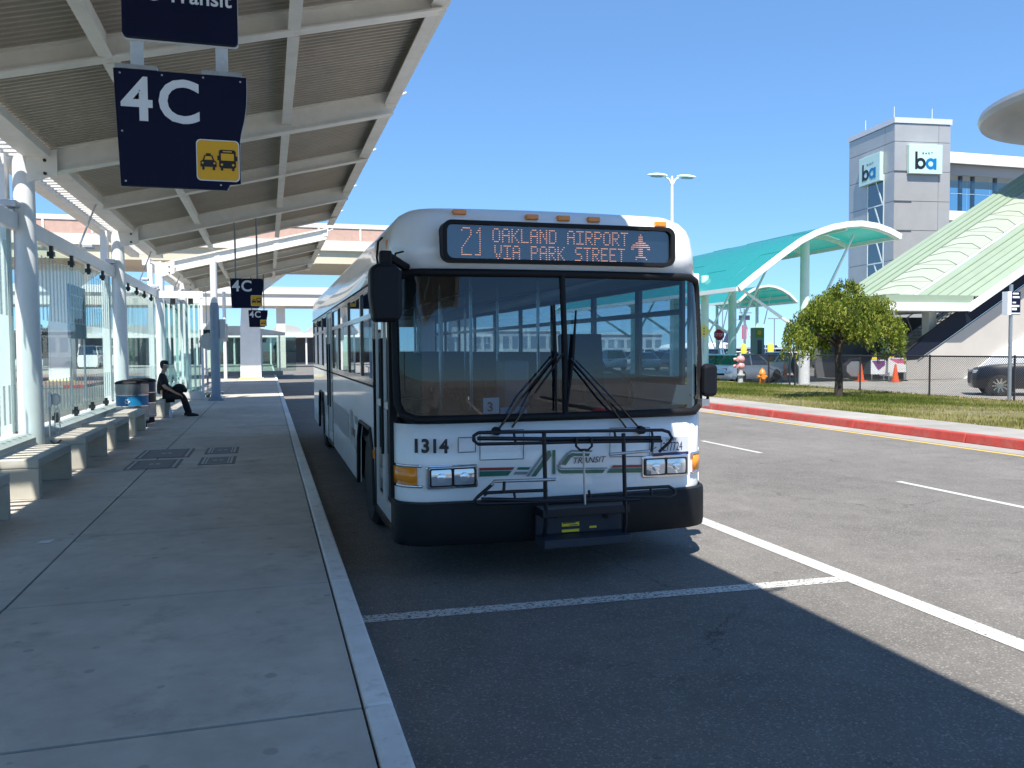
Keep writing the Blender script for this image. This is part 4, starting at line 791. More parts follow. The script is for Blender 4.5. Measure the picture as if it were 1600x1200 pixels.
# ================================================================ CARS
tyre_far = tyre_m
def car(label, loc, rz_, col, L=4.5, Wd=1.8, Hh=1.45, kind='sedan', fine=False, group='cars standing in the car park'):
    c = thing('parked_car', label, 'car', loc, rz_, group); nose = .55 if fine else 0
    paint = M('car_paint_%d_%d_%d' % tuple(int(q * 100) for q in col), col, .3, coat=(.35 if fine else 1.), spec=.4); gl = glass('car_glass', (.16, .19, .2), .10); w = Wd / 2
    gc = .2 if kind != 'suv' else .26; be = .62 * Hh if kind != 'suv' else .60 * Hh; hood = be - (.03 if fine else .10)
    if kind == 'van': stn = [(0, .6, .45, .55), (.08, .88, .3, .8), (.7, .97, .25, 1.1), (1.2, 1, .24, be), (L - .2, 1, .24, be), (L, .93, .3, be - .05)]
    else: stn = [(0, .62, .42, hood - .38), (.06, .82, .28, hood - .26), (.25, .94, gc, hood - .14), (.75, .99, gc, hood - .04), (1.35, 1., gc, be - .03), (L * .55, 1., gc, be), (L - .55, .98, gc, be + .02), (L - .12, .9, gc + .05, be - .02), (L, .78, .42, be - .18)]
    m = MB(); m.loft([[(x - L / 2, w * k * a, z0 + (z1 - z0) * b) for a, b in ((-.86, 0), (-.97, .18), (-1, .5), (-.985, .82), (-.90, 1), (-.4, 1.025), (.4, 1.025), (.90, 1), (.985, .82), (1, .5), (.97, .18), (.86, 0))] for x, k, z0, z1 in stn]); m.build('body', paint, c, smooth=45)
    ga, gb, ra, rb = {'sedan': (1.25, L - .55, 2.05, L - 1.35), 'suv': (1.25, L - .12, 1.95, L - .55), 'hatch': (1.1, L - .15, 1.8, L - .75), 'van': (1.0, L - .05, 1.7, L - .2), 'pickup': (1.4, 3.2, 2.0, 3.1)}[kind]
    ga, ra = ga + nose, ra + nose; top = Hh - .05
    def ring(z, a, b, k): return [(a - L / 2, -w * k * .8, z), (a + .12 - L / 2, -w * k, z), (b - .15 - L / 2, -w * k, z), (b - L / 2, -w * k * .82, z), (b - L / 2, w * k * .82, z), (b - .15 - L / 2, w * k, z), (a + .12 - L / 2, w * k, z), (a - L / 2, w * k * .8, z)]
    MB().loft([ring(be - .02, ga, gb, .91), ring(top, ra, rb, .74)], True, False).build('windows', gl, c, smooth=30)
    MB().loft([ring(top - .02, ra - .05, rb + .03, .75), ring(top + .03, ra + .02, rb - .03, .72), ring(Hh, ra + .25, rb - .2, .55)]).build('roof', paint, c, smooth=60)
    for s in (-1, 1):
        for (x0, x1) in ((ga + .05, ra), (gb - .08, rb), ((ga + gb) / 2 + .15, (ra + rb) / 2 + .1)): MB().bar((x0 - L / 2, s * w * .915, be - .02), (x1 - L / 2, s * w * .755, top), .07, .03).build('pillar', paint, c)
        MB().box(.02 - L / 2, .22 - L / 2, min(s * w * .5, s * w * .82), max(s * w * .5, s * w * .82), hood - .30, hood - .19).build('headlight', lens, c, bevel=.02)
        MB().box(L / 2 - .16, L / 2 - .01, min(s * w * .5, s * w * .80), max(s * w * .5, s * w * .80), be - .28, be - .14).build('tail_light', M('tail_red', (.35, .01, .01), .2), c, bevel=.02)
        MB().box(ga + .25 - L / 2, ga + .4 - L / 2, min(s * w * .96, s * w * 1.12), max(s * w * .96, s * w * 1.12), be + .0, be + .13).build('mirror', paint, c, bevel=.03)
        for x in (.85, L - .95):
            R = .33 if kind in ('sedan', 'hatch') else .38
            if fine: MB().lathe([(.30, -.01), (R + .09, -.01), (R + .09, .012), (.3, .012)], (x - L / 2, s * (w + .0), R), 28, 'y').build('arch_trim', black, c, smooth=40)
            t = MB().lathe([(R * .62, -.11), (R * .9, -.115), (R, -.08), (R, .08), (R * .9, .115), (R * .62, .11)], (x - L / 2, s * (w - .09), R), 24, 'y').build('wheel', tyre_far, c, smooth=40)
            if fine:
                MB().lathe([(0, s * -.06), (R * .66, s * -.06), (R * .70, s * .12), (R * .64, s * .12), (R * .62, s * .03), (0, s * .02)], (x - L / 2, s * (w - .09), R), 28, 'y').build('rim_barrel', M('rim_dark', (.06, .06, .065), .4, .6), t, smooth=40)
                for k in range(10):
                    a = k * math.pi / 5 + .1; MB().bar((x - L / 2 + .05 * math.cos(a), s * (w + .02), R + .05 * math.sin(a)), (x - L / 2 + R * .66 * math.cos(a), s * (w + .025), R + R * .66 * math.sin(a)), .055, .03, (0, 1, 0)).build('spoke', chrome, t)
                MB().lathe([(0, s * .02), (.07, s * .02), (.06, s * .14), (0, s * .14)], (x - L / 2, s * (w - .09), R), 12, 'y').build('hub_cap', chrome, t)
            else: MB().lathe([(0, s * .07), (R * .2, s * .07), (R * .6, s * .1), (R * .64, s * .1), (R * .64, s * -.1), (0, s * -.1)], (x - L / 2, s * (w - .09), R), 12, 'y').build('rim', rim_m, t)
    MB().box(-L / 2 - .005, -L / 2 + .10, -w * .45, w * .45, .42, hood - .28).build('grille', black, c, bevel=.01)
    if kind == 'suv': 
        for s in (-1, 1): MB().tube([(ra + .1 - L / 2, s * w * .62, Hh - .03), (ra + .4 - L / 2, s * w * .66, Hh + .05), (rb - .4 - L / 2, s * w * .66, Hh + .05), (rb - .1 - L / 2, s * w * .62, Hh - .03)], .015, 6).build('roof_rail', M('rail_steel'), c)
    return c
wp = onz(1562, 619, .0)
_r = math.radians(-39); _lx, _ly = .85 - 4.9 / 2, -(1.95 / 2)
car('dark blue sport utility car with bright spoked wheels behind the wire fence', (wp[0] - (_lx * math.cos(_r) - _ly * math.sin(_r)), wp[1] - (_lx * math.sin(_r) + _ly * math.cos(_r)), 0), _r, (.005, .007, .012), 4.9, 1.95, 1.90, 'suv', True, 'cars standing in the forecourt')
carspec = [  # px, py(ground), rotation deg, colour, kind, label
    (1118, 597, 60, (.62, .63, .64), 'sedan', 'white saloon car parked nose out beside the twin hydrant'), (1163, 597, 200, (.70, .70, .70), 'sedan', 'white rounded saloon car by the green ticket machine'),
    (1212, 588, 12, (.68, .69, .70), 'hatch', 'white hatchback car between the yellow post and the tree'), (1112, 578, 50, (.02, .05, .11), 'suv', 'dark blue car behind the white saloon'),
    (1146, 573, 55, (.55, .56, .58), 'suv', 'silver white sport utility car in the second car park row'), (1175, 574, 20, (.015, .03, .09), 'sedan', 'blue saloon car in the second car park row'),
    (1186, 565, 80, (.66, .67, .68), 'sedan', 'white saloon car in the third car park row'), (1120, 563, 85, (.03, .03, .035), 'sedan', 'black saloon car in the third car park row'),
    (1155, 561, 70, (.6, .6, .6), 'suv', 'pale grey sport utility car in the third car park row'), (1225, 570, 5, (.72, .72, .72), 'pickup', 'white pickup truck half hidden by the tree'),
    (1136, 556, 90, (.35, .03, .03), 'sedan', 'red car far back in the car park'), (1170, 556, 90, (.04, .05, .06), 'suv', 'black sport utility car far back in the car park'),
    (1205, 557, 85, (.64, .65, .66), 'van', 'white van far back in the car park'), (1240, 556, 90, (.1, .12, .16), 'sedan', 'slate blue car far back in the car park'), (1108, 556, 90, (.5, .5, .52), 'hatch', 'silver hatchback far back in the car park')]
for px, py, a, col, kd, lb in carspec:
    p = onz(px, py, .004); car(lb, (p[0], p[1], .004), math.radians(a), col, {'sedan': 4.6, 'hatch': 4.2, 'suv': 4.6, 'van': 5.2, 'pickup': 5.4}[kd], 1.82, {'sedan': 1.45, 'hatch': 1.5, 'suv': 1.68, 'van': 2.2, 'pickup': 1.75}[kd], kd)
protos = {}
for i in range(46):
    kd, cn, col = random.choice((('sedan', 'white', (.66, .67, .68)), ('suv', 'white', (.62, .63, .64)), ('sedan', 'dark', (.03, .035, .045)), ('suv', 'silver', (.42, .43, .45)), ('hatch', 'blue', (.03, .07, .16))))
    row, k = divmod(i, 10); Y = 62 + row * 13; X = 26 + k * 3.0 + row * 7.5
    pk_ = cn + kd; lb = '%s %s in the %s of the far car park rows' % (cn, {'sedan': 'saloon', 'suv': 'sport utility car', 'hatch': 'hatchback'}[kd], ('nearest', 'second', 'third', 'fourth', 'last')[row]); loc = (X + random.uniform(-.2, .2), Y, .004); rr = math.radians(90 + random.choice((0, 180)) + random.uniform(-2, 2))
    if pk_ in protos: copy_tree(protos[pk_], loc, rr, lb)
    else: protos[pk_] = car(lb, loc, rr, col, 4.6, 1.82, {'sedan': 1.45, 'suv': 1.68, 'hatch': 1.5}[kd], kd, group='%s %s cars in the far rows' % (cn, kd))
# vans and bus behind the glass wall
for px, py, rzz, lb in ((138, 578, -70, 'white shuttle van nearest the glass wall beyond the access road'), (166, 575, -70, 'white shuttle van parked next to another behind the glass wall')):
    p = onz(px, py, .004); car(lb, (p[0], p[1] + 2.5, .004), math.radians(rzz - 20), (.72, .72, .72), 5.4, 2.0, 2.45, 'van', group='white vans behind the shelter')
# ================================================================ FENCE, HYDRANTS, CONES
FX = 20.62
fe = thing('chain_link_fence', 'black chain link fence with round posts along the grass verge', 'fence', (FX, 24, .2))
fk = M('fence_black', (.02, .021, .024), .5); wirem = M('fence_wire', (.10, .10, .105), .45, .5)
fz0, fz1 = .18, 1.46
segs = [(8, 29.6), (31.2, 33.6)]
for y in [9.3, 12.5, 15.7, 18.9, 22.1, 25.4, 29.3, 29.65, 31.15, 33.6]:
    MB().tube([(FX, y, .1), (FX, y, fz1 + .05)], .038 if y in (29.3, 29.65, 31.15) else .03, 8).build('fence_post', fk, fe, W=True)
for y0, y1 in ((8, 29.3), (29.65, 31.15), (31.15, 33.6)): MB().tube([(FX, y0, fz1), (FX, y1, fz1)], .024, 8).build('top_rail', fk, fe, W=True)
MB().tube([(FX, 29.65, .35), (FX, 31.15, .95)], .015, 6).build('brace', fk, fe, W=True); MB().tube([(FX, 31.15, .35), (FX, 29.65, .95)], .015, 6).build('brace', fk, fe, W=True)
wm = MB(); hgt = fz1 - fz0; d = .075
k = 0
for y0, y1 in ((9, 29.3), (29.7, 33.6)):
    nn = int((y1 - y0 + hgt) / d)
    for i in range(nn):
        for s in (1, -1):
            a = y0 - hgt + i * d; b = a + hgt; za, zb = (fz0, fz1) if s > 0 else (fz1, fz0)
            if a < y0: t = (y0 - a) / hgt; za = za + (zb - za) * t; a = y0
            if b > y1: t = (y1 - a) / (b - a); zb = za + (zb - za) * t; b = y1
            if b - a > .02: wm.tube([(FX + .03 + .002 * s, a, za), (FX + .03 + .002 * s, b, zb)], .0055, 3)
wm.build('wire_mesh', wirem, fe, W=True, kind='stuff')
def hydrant(label, px, py, col, tall):
    p = onz(px, py, .2); x, y = min(p[0], 20.35), 0
    # slide along the view ray to the verge in front of the fence
    t = (20.25 - 0) / p[0]; loc = (20.25, p[1] * t, .17)
    h = thing('fire_hydrant', label, 'hydrant', loc); m = M('hydrant_%d' % int(tall), col, .45, var=.12, scale=12, dirt=.2)
    if not tall:
        MB().lathe([(0, 0), (.17, 0), (.17, .05), (.12, .06), (.115, .45), (.15, .46), (.15, .52), (.13, .56), (.09, .66), (.03, .70), (.03, .75), (0, .75)], n=24).build('barrel', m, h, smooth=35)
        for a, r, l in ((-1.9, .085, .22), (.2, .06, .2), (3.0, .06, .2)):
            d_ = Vector((math.cos(a), math.sin(a), 0)); o = MB().tube([d_ * .08 + Vector((0, 0, .36)), d_ * l + Vector((0, 0, .36))], r, 12).tube([d_ * l + Vector((0, 0, .36)), d_ * (l + .03) + Vector((0, 0, .36))], r * 1.25, 8); o.build('outlet', m, h)
    else:
        wt = M('hydrant_grey', (.45, .45, .44), .5, dirt=.4, var=.1)
        MB().lathe([(0, 0), (.17, 0), (.17, .06), (.11, .07), (.11, .36), (.19, .37), (.19, .43), (.11, .44), (.11, .62), (0, .62)], n=20).build('riser', wt, h, smooth=35)
        for z in (.66, .96):
            MB().lathe([(0, 0), (.12, .0), (.17, .05), (.19, .13), (.16, .22), (.1, .28), (0, .28)], (0, 0, z), 20).build('inlet_body', m, h, smooth=40)
            for a in (2.6, 3.7):
                d_ = Vector((math.cos(a), math.sin(a), 0)); MB().tube([d_ * .1 + Vector((0, 0, z + .13)), d_ * .3 + Vector((0, 0, z + .12))], .07, 10).build('inlet', m, h)
        MB().lathe([(0, 0), (.05, 0), (.05, .12), (0, .12)], (0, 0, 1.24), 12).build('top_cap', wt, h)
    return h
hydrant('squat orange fire hydrant on the grass by the fence gate', 1191, 603, (.62, .22, .03), 0)
hydrant('tall pink and grey fire department inlet standing in the grass', 1157, 602, (.62, .30, .28), 1)
def cone(label, loc, s=1.):
    c = thing('traffic_cone', label, 'cone', loc, group='orange cones by the escalator'); om = M('cone_orange', (.72, .10, .015), .45)
    MB().box(-.19 * s, .19 * s, -.19 * s, .19 * s, 0, .04).build('base', om, c, bevel=.01); MB().lathe([(0, .041), (.15 * s, .041), (.035 * s, .78 * s), (0, .78 * s)], n=20).build('body', om, c, smooth=40)
p = onz(1345, 596, 0); cone('orange traffic cone left of the barrier boards at the escalator foot', (p[0], p[1], 0), 1.15); p = onz(1399, 597, 0); cone('orange traffic cone under the pink barrier board', (p[0], p[1], 0), 1.15)
p = onz(1226, 590, 0); cone('orange traffic cone in front of the folding board by the canopy column', (p[0], p[1], 0), 1.05)
af = thing('folding_board', 'grey folding A board standing beside the canopy column', 'board', (p[0] + .9, p[1] + .8, 0))
for s in (-1, 1): MB().prism([(s * .55, 0), (s * .62, 0), (s * .06, 1.25), (s * .0, 1.25)], 'y', -.35, .35).build('board_panel', M('lamp_grey'), af)
# ================================================================ TREES
barkm = M('bark', (.045, .036, .028), .9, var=.35, scale=9, bump=.8, bscale=25, stretch=(1, 1, .3))
def tree(name, label, loc, H_, cr, trunk_h, nclump, nleaf, mat, weep=.5, lsz=.06, group=None, rt_=.11):
    t = thing(name, label, 'tree', loc, 0, group); R = random.Random(len(label)); tr = MB()
    tr.tube([(0, 0, -.05), (.03, .01, trunk_h * .5), (.0, .02, trunk_h), (.05, 0, trunk_h + (H_ - trunk_h) * .55)], [rt_ * 1.15, rt_, rt_ * .9, rt_ * .35], 9)
    cz = trunk_h + (H_ - trunk_h) * .5; cl = []
    for i in range(nclump):
        while 1:
            q = Vector((R.uniform(-1, 1), R.uniform(-1, 1), R.uniform(-.9, 1)))
            if .25 < q.length < 1: break
        q = q.normalized() * (q.length ** .55)
        c = Vector((q.x * cr, q.y * cr, cz + q.z * (H_ - trunk_h) * .5)); cl.append((c, R.uniform(.17, .34) * cr))
        if i % 3 == 0: tr.tube([(.0, .02, trunk_h * R.uniform(.85, 1.1)), (c.x * .45, c.y * .45, trunk_h + (c.z - trunk_h) * .6), tuple(c)], [rt_ * .42, rt_ * .25, .008], 6)
    tr.build('trunk', barkm, t, smooth=50)
    per = nleaf // nclump; Vs = []; tn = []
    for c, r in cl:
        a = rng.normal(size=(per, 3)); a /= np.linalg.norm(a, axis=1)[:, None]; a *= (rng.random(per) ** .4)[:, None] * r * np.array([1, 1, .85])
        drop = rng.random(per) ** 2 * weep * r * 2.2 * (np.hypot(a[:, 0] + c.x, a[:, 1] + c.y) / cr) ; a[:, 2] -= drop
        P = a + np.array(c); ax = rng.normal(size=(per, 3)); ax[:, 2] -= weep * 1.4; ax /= np.linalg.norm(ax, axis=1)[:, None]
        bx = np.cross(ax, rng.normal(size=(per, 3))); bx /= np.linalg.norm(bx, axis=1)[:, None] + 1e-6
        s = (lsz * (.6 + .8 * rng.random(per)))[:, None]
        Vs.append(np.stack([P - ax * s, P + bx * s * .42, P + ax * s, P - bx * s * .42], 1)); tn.append(np.clip(.45 + R.uniform(-.22, .22) + .35 * (rng.random(per) - .5) + .25 * (P[:, 2] - cz) / H_, 0, 1))
    o = D.objects.new('crown', np_mesh('crown', np.concatenate(Vs), 4, np.concatenate(tn), mat)); COL.objects.link(o); o.parent = t; return t
leafA = leaf_mat('leaf_olive', [(0, (.025, .05, .006)), (.35, (.11, .17, .018)), (.7, (.30, .34, .05)), (1, (.50, .48, .12))], transl=.45); leafB = leaf_mat('leaf_dark', [(0, (.02, .04, .012)), (.5, (.045, .075, .02)), (1, (.10, .13, .04))])
tb = onz(1310, 617, .25)
wt_ = thing('street_tree', 'small olive green weeping tree on the verge before the fence', 'tree', (tb[0], tb[1], .16)); R = random.Random(5)
lobes = []
for px, py, r, dy in ((1262, 505, .62, .2), (1250, 520, .45, -.5), (1287, 478, .60, -.5), (1300, 470, .55, .7), (1322, 452, .50, .0), (1335, 475, .55, -.7), (1362, 488, .58, .4), (1386, 505, .55, -.2), (1398, 525, .38, .3), (1375, 470, .38, .1), (1318, 505, .6, .1), (1345, 512, .5, -.8), (1272, 530, .45, .7)):
    p = ony(px, py, tb[1] + dy); lobes.append((np.array([p[0] - tb[0], dy, p[2] - .16]), r))
tr = MB(); tr.tube([(0, 0, -.05), (.02, .0, .7), (-.02, .02, 1.5), (.0, .03, 1.9)], [.14, .115, .10, .085], 10)
for c, r in lobes:
    m1 = np.array([c[0] * .35, c[1] * .35, 1.75 + (c[2] - 1.75) * .55]); tr.tube([(0, .02, R.uniform(1.35, 1.8)), tuple(m1), tuple(c + np.array([0, 0, r * .3]))], [.05, .035, .01], 6)
tr.build('trunk', barkm, wt_, smooth=50)
Vs, tn = [], []
for c, r in lobes:
    ns = int(80 * (r / .5) ** 2); lt_ = R.uniform(-.14, .14)
    for k in range(ns):
        d_ = rng.normal(size=3); d_ /= np.linalg.norm(d_); d_[2] = abs(d_[2]) * 1.1 - .35
        p0 = c + d_ * r * rng.uniform(.45, 1.0); outw = np.array([d_[0], d_[1], 0]); ln = rng.uniform(.22, .75) * (.65 + .6 * np.hypot(p0[0], p0[1]) / 2); m_ = int(10 + ln * 34)
        t_ = rng.random(m_) ; P = p0[None] + outw[None] * (.22 * np.sqrt(t_))[:, None] * .8 + np.array([0, 0, -1])[None] * (t_ ** 1.35 * ln)[:, None] + rng.normal(size=(m_, 3)) * .028
        P[:, 2] = np.maximum(P[:, 2], .62 + .3 * rng.random(m_))
        ax = rng.normal(size=(m_, 3)) * .55 + np.array([0, 0, -.9]); ax /= np.linalg.norm(ax, axis=1)[:, None]; bx = np.cross(ax, rng.normal(size=(m_, 3))); bx /= np.linalg.norm(bx, axis=1)[:, None]
        sz = (.048 * (.6 + .8 * rng.random(m_)))[:, None]; Vs.append(np.stack([P - ax * sz, P + bx * sz * .4, P + ax * sz, P - bx * sz * .4], 1)); tn.append(np.clip(.50 + lt_ + rng.uniform(-.22, .22) + .5 * (rng.random(m_) - .5), 0, 1))
o = D.objects.new('crown', np_mesh('crown', np.concatenate(Vs), 4, np.concatenate(tn), leafA)); COL.objects.link(o); o.parent = wt_
for k, (px, py, h, lb) in enumerate(((62, 577, 5.2, 'dark green tree beyond the glass wall nearest the first column'), (20, 577, 4.6, 'dark green tree beyond the glass wall left of the first column'))):
    p = onz(px, py, .1); tree('roadside_tree', lb, (p[0], p[1], .02), h * .9, 2.2, 1.2, 50, 9000, leafB, .2, .13)
# ================================================================ TEAL CANOPIES
mint = M('mint_paint', (.55, .72, .62), .4, var=.05, scale=2); mintw = M('mint_white', (.74, .80, .76), .4, var=.04, scale=2)
def teal_mat():
    m = D.materials.new('teal_sheet'); m.use_nodes = True; nt = m.node_tree; N = nt.nodes; L = nt.links; b = N['Principled BSDF']; b.inputs['Base Color'].default_value = (.05, .47, .47, 1); b.inputs['Roughness'].default_value = .14; b.inputs['Coat Weight'].default_value = .3
    t = N.new('ShaderNodeBsdfTranslucent'); t.inputs[0].default_value = (.15, .62, .55, 1); mx = N.new('ShaderNodeMixShader'); mx.inputs[0].default_value = .5; L.new(b.outputs[0], mx.inputs[1]); L.new(t.outputs[0], mx.inputs[2]); L.new(mx.outputs[0], N['Material Output'].inputs[0]); return m
teal = teal_mat()
def arch_pts(Y, off=0., n=20):
    K = [(1153, 449), (1176, 430), (1200, 411), (1225, 392), (1250, 374), (1275, 361), (1300, 352.5), (1325, 348), (1345, 347), (1370, 351), (1390, 358.5), (1407, 368)]
    return [ony(a, b, Y) for a, b in K]
A = arch_pts(33.0); AX = [(p[0], p[2]) for p in A]
def acanopy(label, yf, yb, K, nb, colx, base_z, sc=1.0):
    c = thing('arched_canopy', label, 'canopy', (colx[0], yf + 2, 0), group='teal arched walkway canopies')
    nrm = []
    for i in range(len(K)):
        a, b = K[max(0, i - 1)], K[min(len(K) - 1, i + 1)]; t = Vector((b[0] - a[0], b[1] - a[1])).normalized(); nrm.append(Vector((-t.y, t.x)))
    for k in range(nb):
        y0, y1 = yf + (yb - yf) * k / nb + .012, yf + (yb - yf) * (k + 1) / nb - .012
        for j in range(0, len(K) - 1):
            MB().loft([[(K[i][0], y, K[i][1]) for i in (j, j + 1)] for y in (y0, y1)], False, False).build('roof_sheet', teal, c, W=True, solid=.02)
        if k % 2 == 0:
            up = [(q[0], q[1] - .03 * sc) for q in K]; lo = [(q[0] - n_.x * .22 * sc, q[1] - n_.y * .22 * sc - .03) for q, n_ in zip(K, nrm)]
            MB().loft([[(u_[0], y, u_[1]), (l_[0], y, l_[1]), (l_[0], y + .12, l_[1]), (u_[0], y + .12, u_[1])][0:4] for u_, l_ in zip(up, lo) for y in (y0,)]).build('arch_rib', mint, c, W=True)
    up = [(q[0] + n_.x * .06, q[1] + n_.y * .06) for q, n_ in zip(K, nrm)]; lo = [(q[0] - n_.x * .2 * sc, q[1] - n_.y * .2 * sc) for q, n_ in zip(K, nrm)]
    for y in (yf - .1, yb + .02): MB().loft([[(u_[0], y, u_[1]), (l_[0], y, l_[1]), (l_[0], y + .1, l_[1]), (u_[0], y + .1, u_[1])] for u_, l_ in zip(up, lo)]).build('edge_arch', mintw, c, W=True)
    for q in (K[0], K[-1]): MB().box(q[0] - .08, q[0] + .08, yf, yb, q[1] - .16, q[1] + .03).build('eave_beam', mintw, c, W=True)
    for q in (K[4], K[7]): MB().box(q[0] - .06, q[0] + .06, yf + .1, yb, q[1] - .35, q[1] - .10).build('purlin', mint, c, W=True)
    zt = lambda x: np.interp(x, [q[0] for q in K], [q[1] for q in K])
    for x in colx:
        for y in np.arange(yf + 1.6, yb, 6.5):
            MB().lathe([(0, 0), (.26 * sc, 0), (.25 * sc, base_z), (0, base_z)], (x, y, 0), 20).build('column_base', white, c, W=True, smooth=40)
            MB().lathe([(0, base_z), (.23 * sc, base_z), (.21 * sc, float(zt(x)) - .2), (0, float(zt(x)) - .2)], (x, y, 0), 20).build('column', mint, c, W=True, smooth=40)
            for tx in (K[1][0], K[-3][0]): MB().tube([(x + (tx - x) * .08, y, 2.6 * sc), (tx, y, float(zt(tx)) - .25 * sc)], [.09 * sc, .06 * sc], 8).build('strut', mintw, c, W=True)
    return c
cb = ony(1257, 500, 34.6)
acanopy('large teal arched canopy on mint columns in front of the elevator tower', 33.0, 58.0, AX, 14, [cb[0]], 1.5)
def small_arch(px0, px1, py_base, py_top, Y):
    a = ony(px0, py_base, Y); b = ony(px1, py_base, Y); t = ony((px0 + px1) / 2, py_top, Y); out = []
    for k in range(9): s_ = k / 8; out.append((a[0] + (b[0] - a[0]) * s_, a[2] + (t[2] - a[2]) * math.sin(math.pi * s_) ** .8))
    return out
K3 = small_arch(1154, 1245, 470, 446, 60.0)
acanopy('smaller teal barrel canopy seen under the large one', 60.0, 72.0, K3, 4, [K3[4][0]], .8, .6)
# ================================================================ ELEVATOR TOWER
C0 = ony(1396, 400, 55.0); ang = -math.radians(6.6)
tw = thing('elevator_tower', 'tall silver panelled elevator tower with a glazed strip and white roof edge', 'tower', (C0[0], 55.0, 0), ang)
pan = M('tower_panel', (.44, .43, .415), .38, .35, var=.06, scale=.7); dkj = M('panel_joint', (.10, .105, .115), .6); gl_t = glass('tower_glass', (.30, .48, .52), .14)
TW, TD, TH = 4.9, 6.3, 19.75
MB().box(.05, TW - .05, .05, TD - .05, 0, TH - .1).build('core', dkj, tw)
lv = [0, 1.5] + [TH - .35 - 2.05 - 2.32 * k for k in range(6, -1, -1)] + [TH - .35]
lv = [0, 1.6, 4.0, 6.3, 8.6, 10.95, 13.25, 15.6, 17.9, TH - .45]
for z0, z1 in zip(lv[:-1], lv[1:]):
    for x0, x1 in ((0, 3.85), (3.85, TW)): MB().box(x0 + .015, x1 - .015, 0, .06, z0 + .02, z1 - .02).build('cladding_panel', pan, tw)
    for y0, y1 in ((0, 1.25), (3.6, TD)) if z1 < 17 else ((0, 1.25), (1.25, TD)): MB().box(-.005, .055, y0 + .015, y1 - .015, z0 + .02, z1 - .02).build('cladding_panel', pan, tw)
    if z1 < 17:
        f = MB().box(-.03, .04, 1.3, 1.4, z0, z1).box(-.03, .04, 3.45, 3.55, z0, z1).box(-.031, .04, 1.401, 3.449, z1 - .1, z1).build('window_frame', mintw, tw)
        MB().box(.0, .02, 1.4, 3.45, z0, z1 - .1).build('pane', gl_t, f); MB().bar((.04, 1.5, z0), (.04, 2.6, z1), .12).build('brace', mintw, f)
    if 6 < z1 < 17: MB().box(-.02, 1.5, -.06, .0, z1 - .05, z1 + .03).build('dark_ledge', dkj, tw)  # dark ledge strips on the left of the front face
MB().box(-.08, TW + .08, -.08, TD + .08, TH - .42, TH).build('parapet', M('tower_cap', (.62, .63, .65), .4, .2), tw)
for x, y in ((.2, .4), (3.6, .5), (.3, 4.4)): MB().tube([(x, y, TH), (x, y, TH + .95)], .022, 6).build('antenna', white, tw)
def bart(flip):
    s = thing('logo_sign', 'square pale logo sign on the ' + ('glazed side' if flip else 'front') + ' face of the elevator tower', 'sign', (0, 0, 0), 0)
    bd = M('logo_board', (.50, .70, .66), .4); bk = M('logo_black', (.01, .011, .013), .4); bl_ = M('logo_blue', (.0, .17, .42), .4)
    w_, h_ = 2.9, 2.3
    MB().box(0, w_, -.34, -.02, 0, h_).build('sign_box', bd, s, bevel=.03)
    def ringp(cx, cz, r0, r1, m_, nm):
        n_ = 24; MB().loft([[(cx + r * math.cos(2 * math.pi * k / n_), y, cz + r * math.sin(2 * math.pi * k / n_)) for k in range(n_)] for r, y in ((r1, -.36), (r0, -.36), (r0, -.345), (r1, -.345), (r1, -.36))], True, False).build(nm, m_, s)
    ringp(.98, .80, .22, .44, bk, 'letter_b'); MB().box(.50, .70, -.362, -.346, .36, 1.72).build('letter_b', bk, s)
    ringp(1.86, .80, .22, .44, bl_, 'letter_a'); MB().box(2.14, 2.36, -.362, -.346, .36, 1.22).build('letter_a', bl_, s)
    text('logo_caption', 'BART', .24, bk, s, (1.12, -.348, 1.52), ext=.004, sx=1.0, spacing=1.9, bold=.004)
    return s
e1 = Vector((math.cos(ang), math.sin(ang))); e2 = Vector((-math.sin(ang), math.cos(ang)))
s = bart(False); o_ = Vector((C0[0], 55.0)) + e1 * 1.05; s.location = (o_.x, o_.y, 15.35); s.rotation_euler = (0, 0, ang)
s = bart(True); o_ = Vector((C0[0], 55.0)) + e2 * 4.3; s.location = (o_.x, o_.y, 15.1); s.rotation_euler = (0, 0, ang - math.pi / 2)
# walkway joining the tower
wk = thing('station_walkway', 'elevated glazed walkway with white roof edge joining the elevator tower', 'walkway', (C0[0] + 5, 57, 0))
wx0, wx1 = ony(1474, 300, 57.)[0] + .2, ony(1474, 300, 57.)[0] + 26
zz = lambda py: ony(1500, py, 57.)[2]
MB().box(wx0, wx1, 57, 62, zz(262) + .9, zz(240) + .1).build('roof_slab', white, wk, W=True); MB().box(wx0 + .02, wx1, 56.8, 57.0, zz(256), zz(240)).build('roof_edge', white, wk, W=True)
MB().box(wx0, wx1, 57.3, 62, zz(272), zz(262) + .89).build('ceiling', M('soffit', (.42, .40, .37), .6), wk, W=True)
MB().box(wx0, wx1, 56.9, 62, zz(345), zz(330)).build('deck', white, wk, W=True)
for k in range(10):
    x = wx0 + .1 + k * 2.4; MB().box(x + .03, x + 2.37, 57.25, 57.27, zz(330), zz(281)).build('glass_panel', glass('walk_glass', (.6, .75, .8), .06), wk, W=True); MB().box(x - .0 + (.9 if k else 2.0), x + .25 + (.9 if k else 2.0), 57.6, 57.85, zz(330), zz(272)).build('post', M('post_dark', (.06, .07, .09), .5), wk, W=True)
MB().tube([(wx0, 57.1, zz(302)), (wx1, 57.1, zz(302))], .04, 6).build('handrail', chrome, wk, W=True)
for x in (wx0 + 6, wx0 + 16): MB().box(x, x + .9, 58.5, 59.4, 0, zz(345)).build('support', lightcon, wk, W=True)
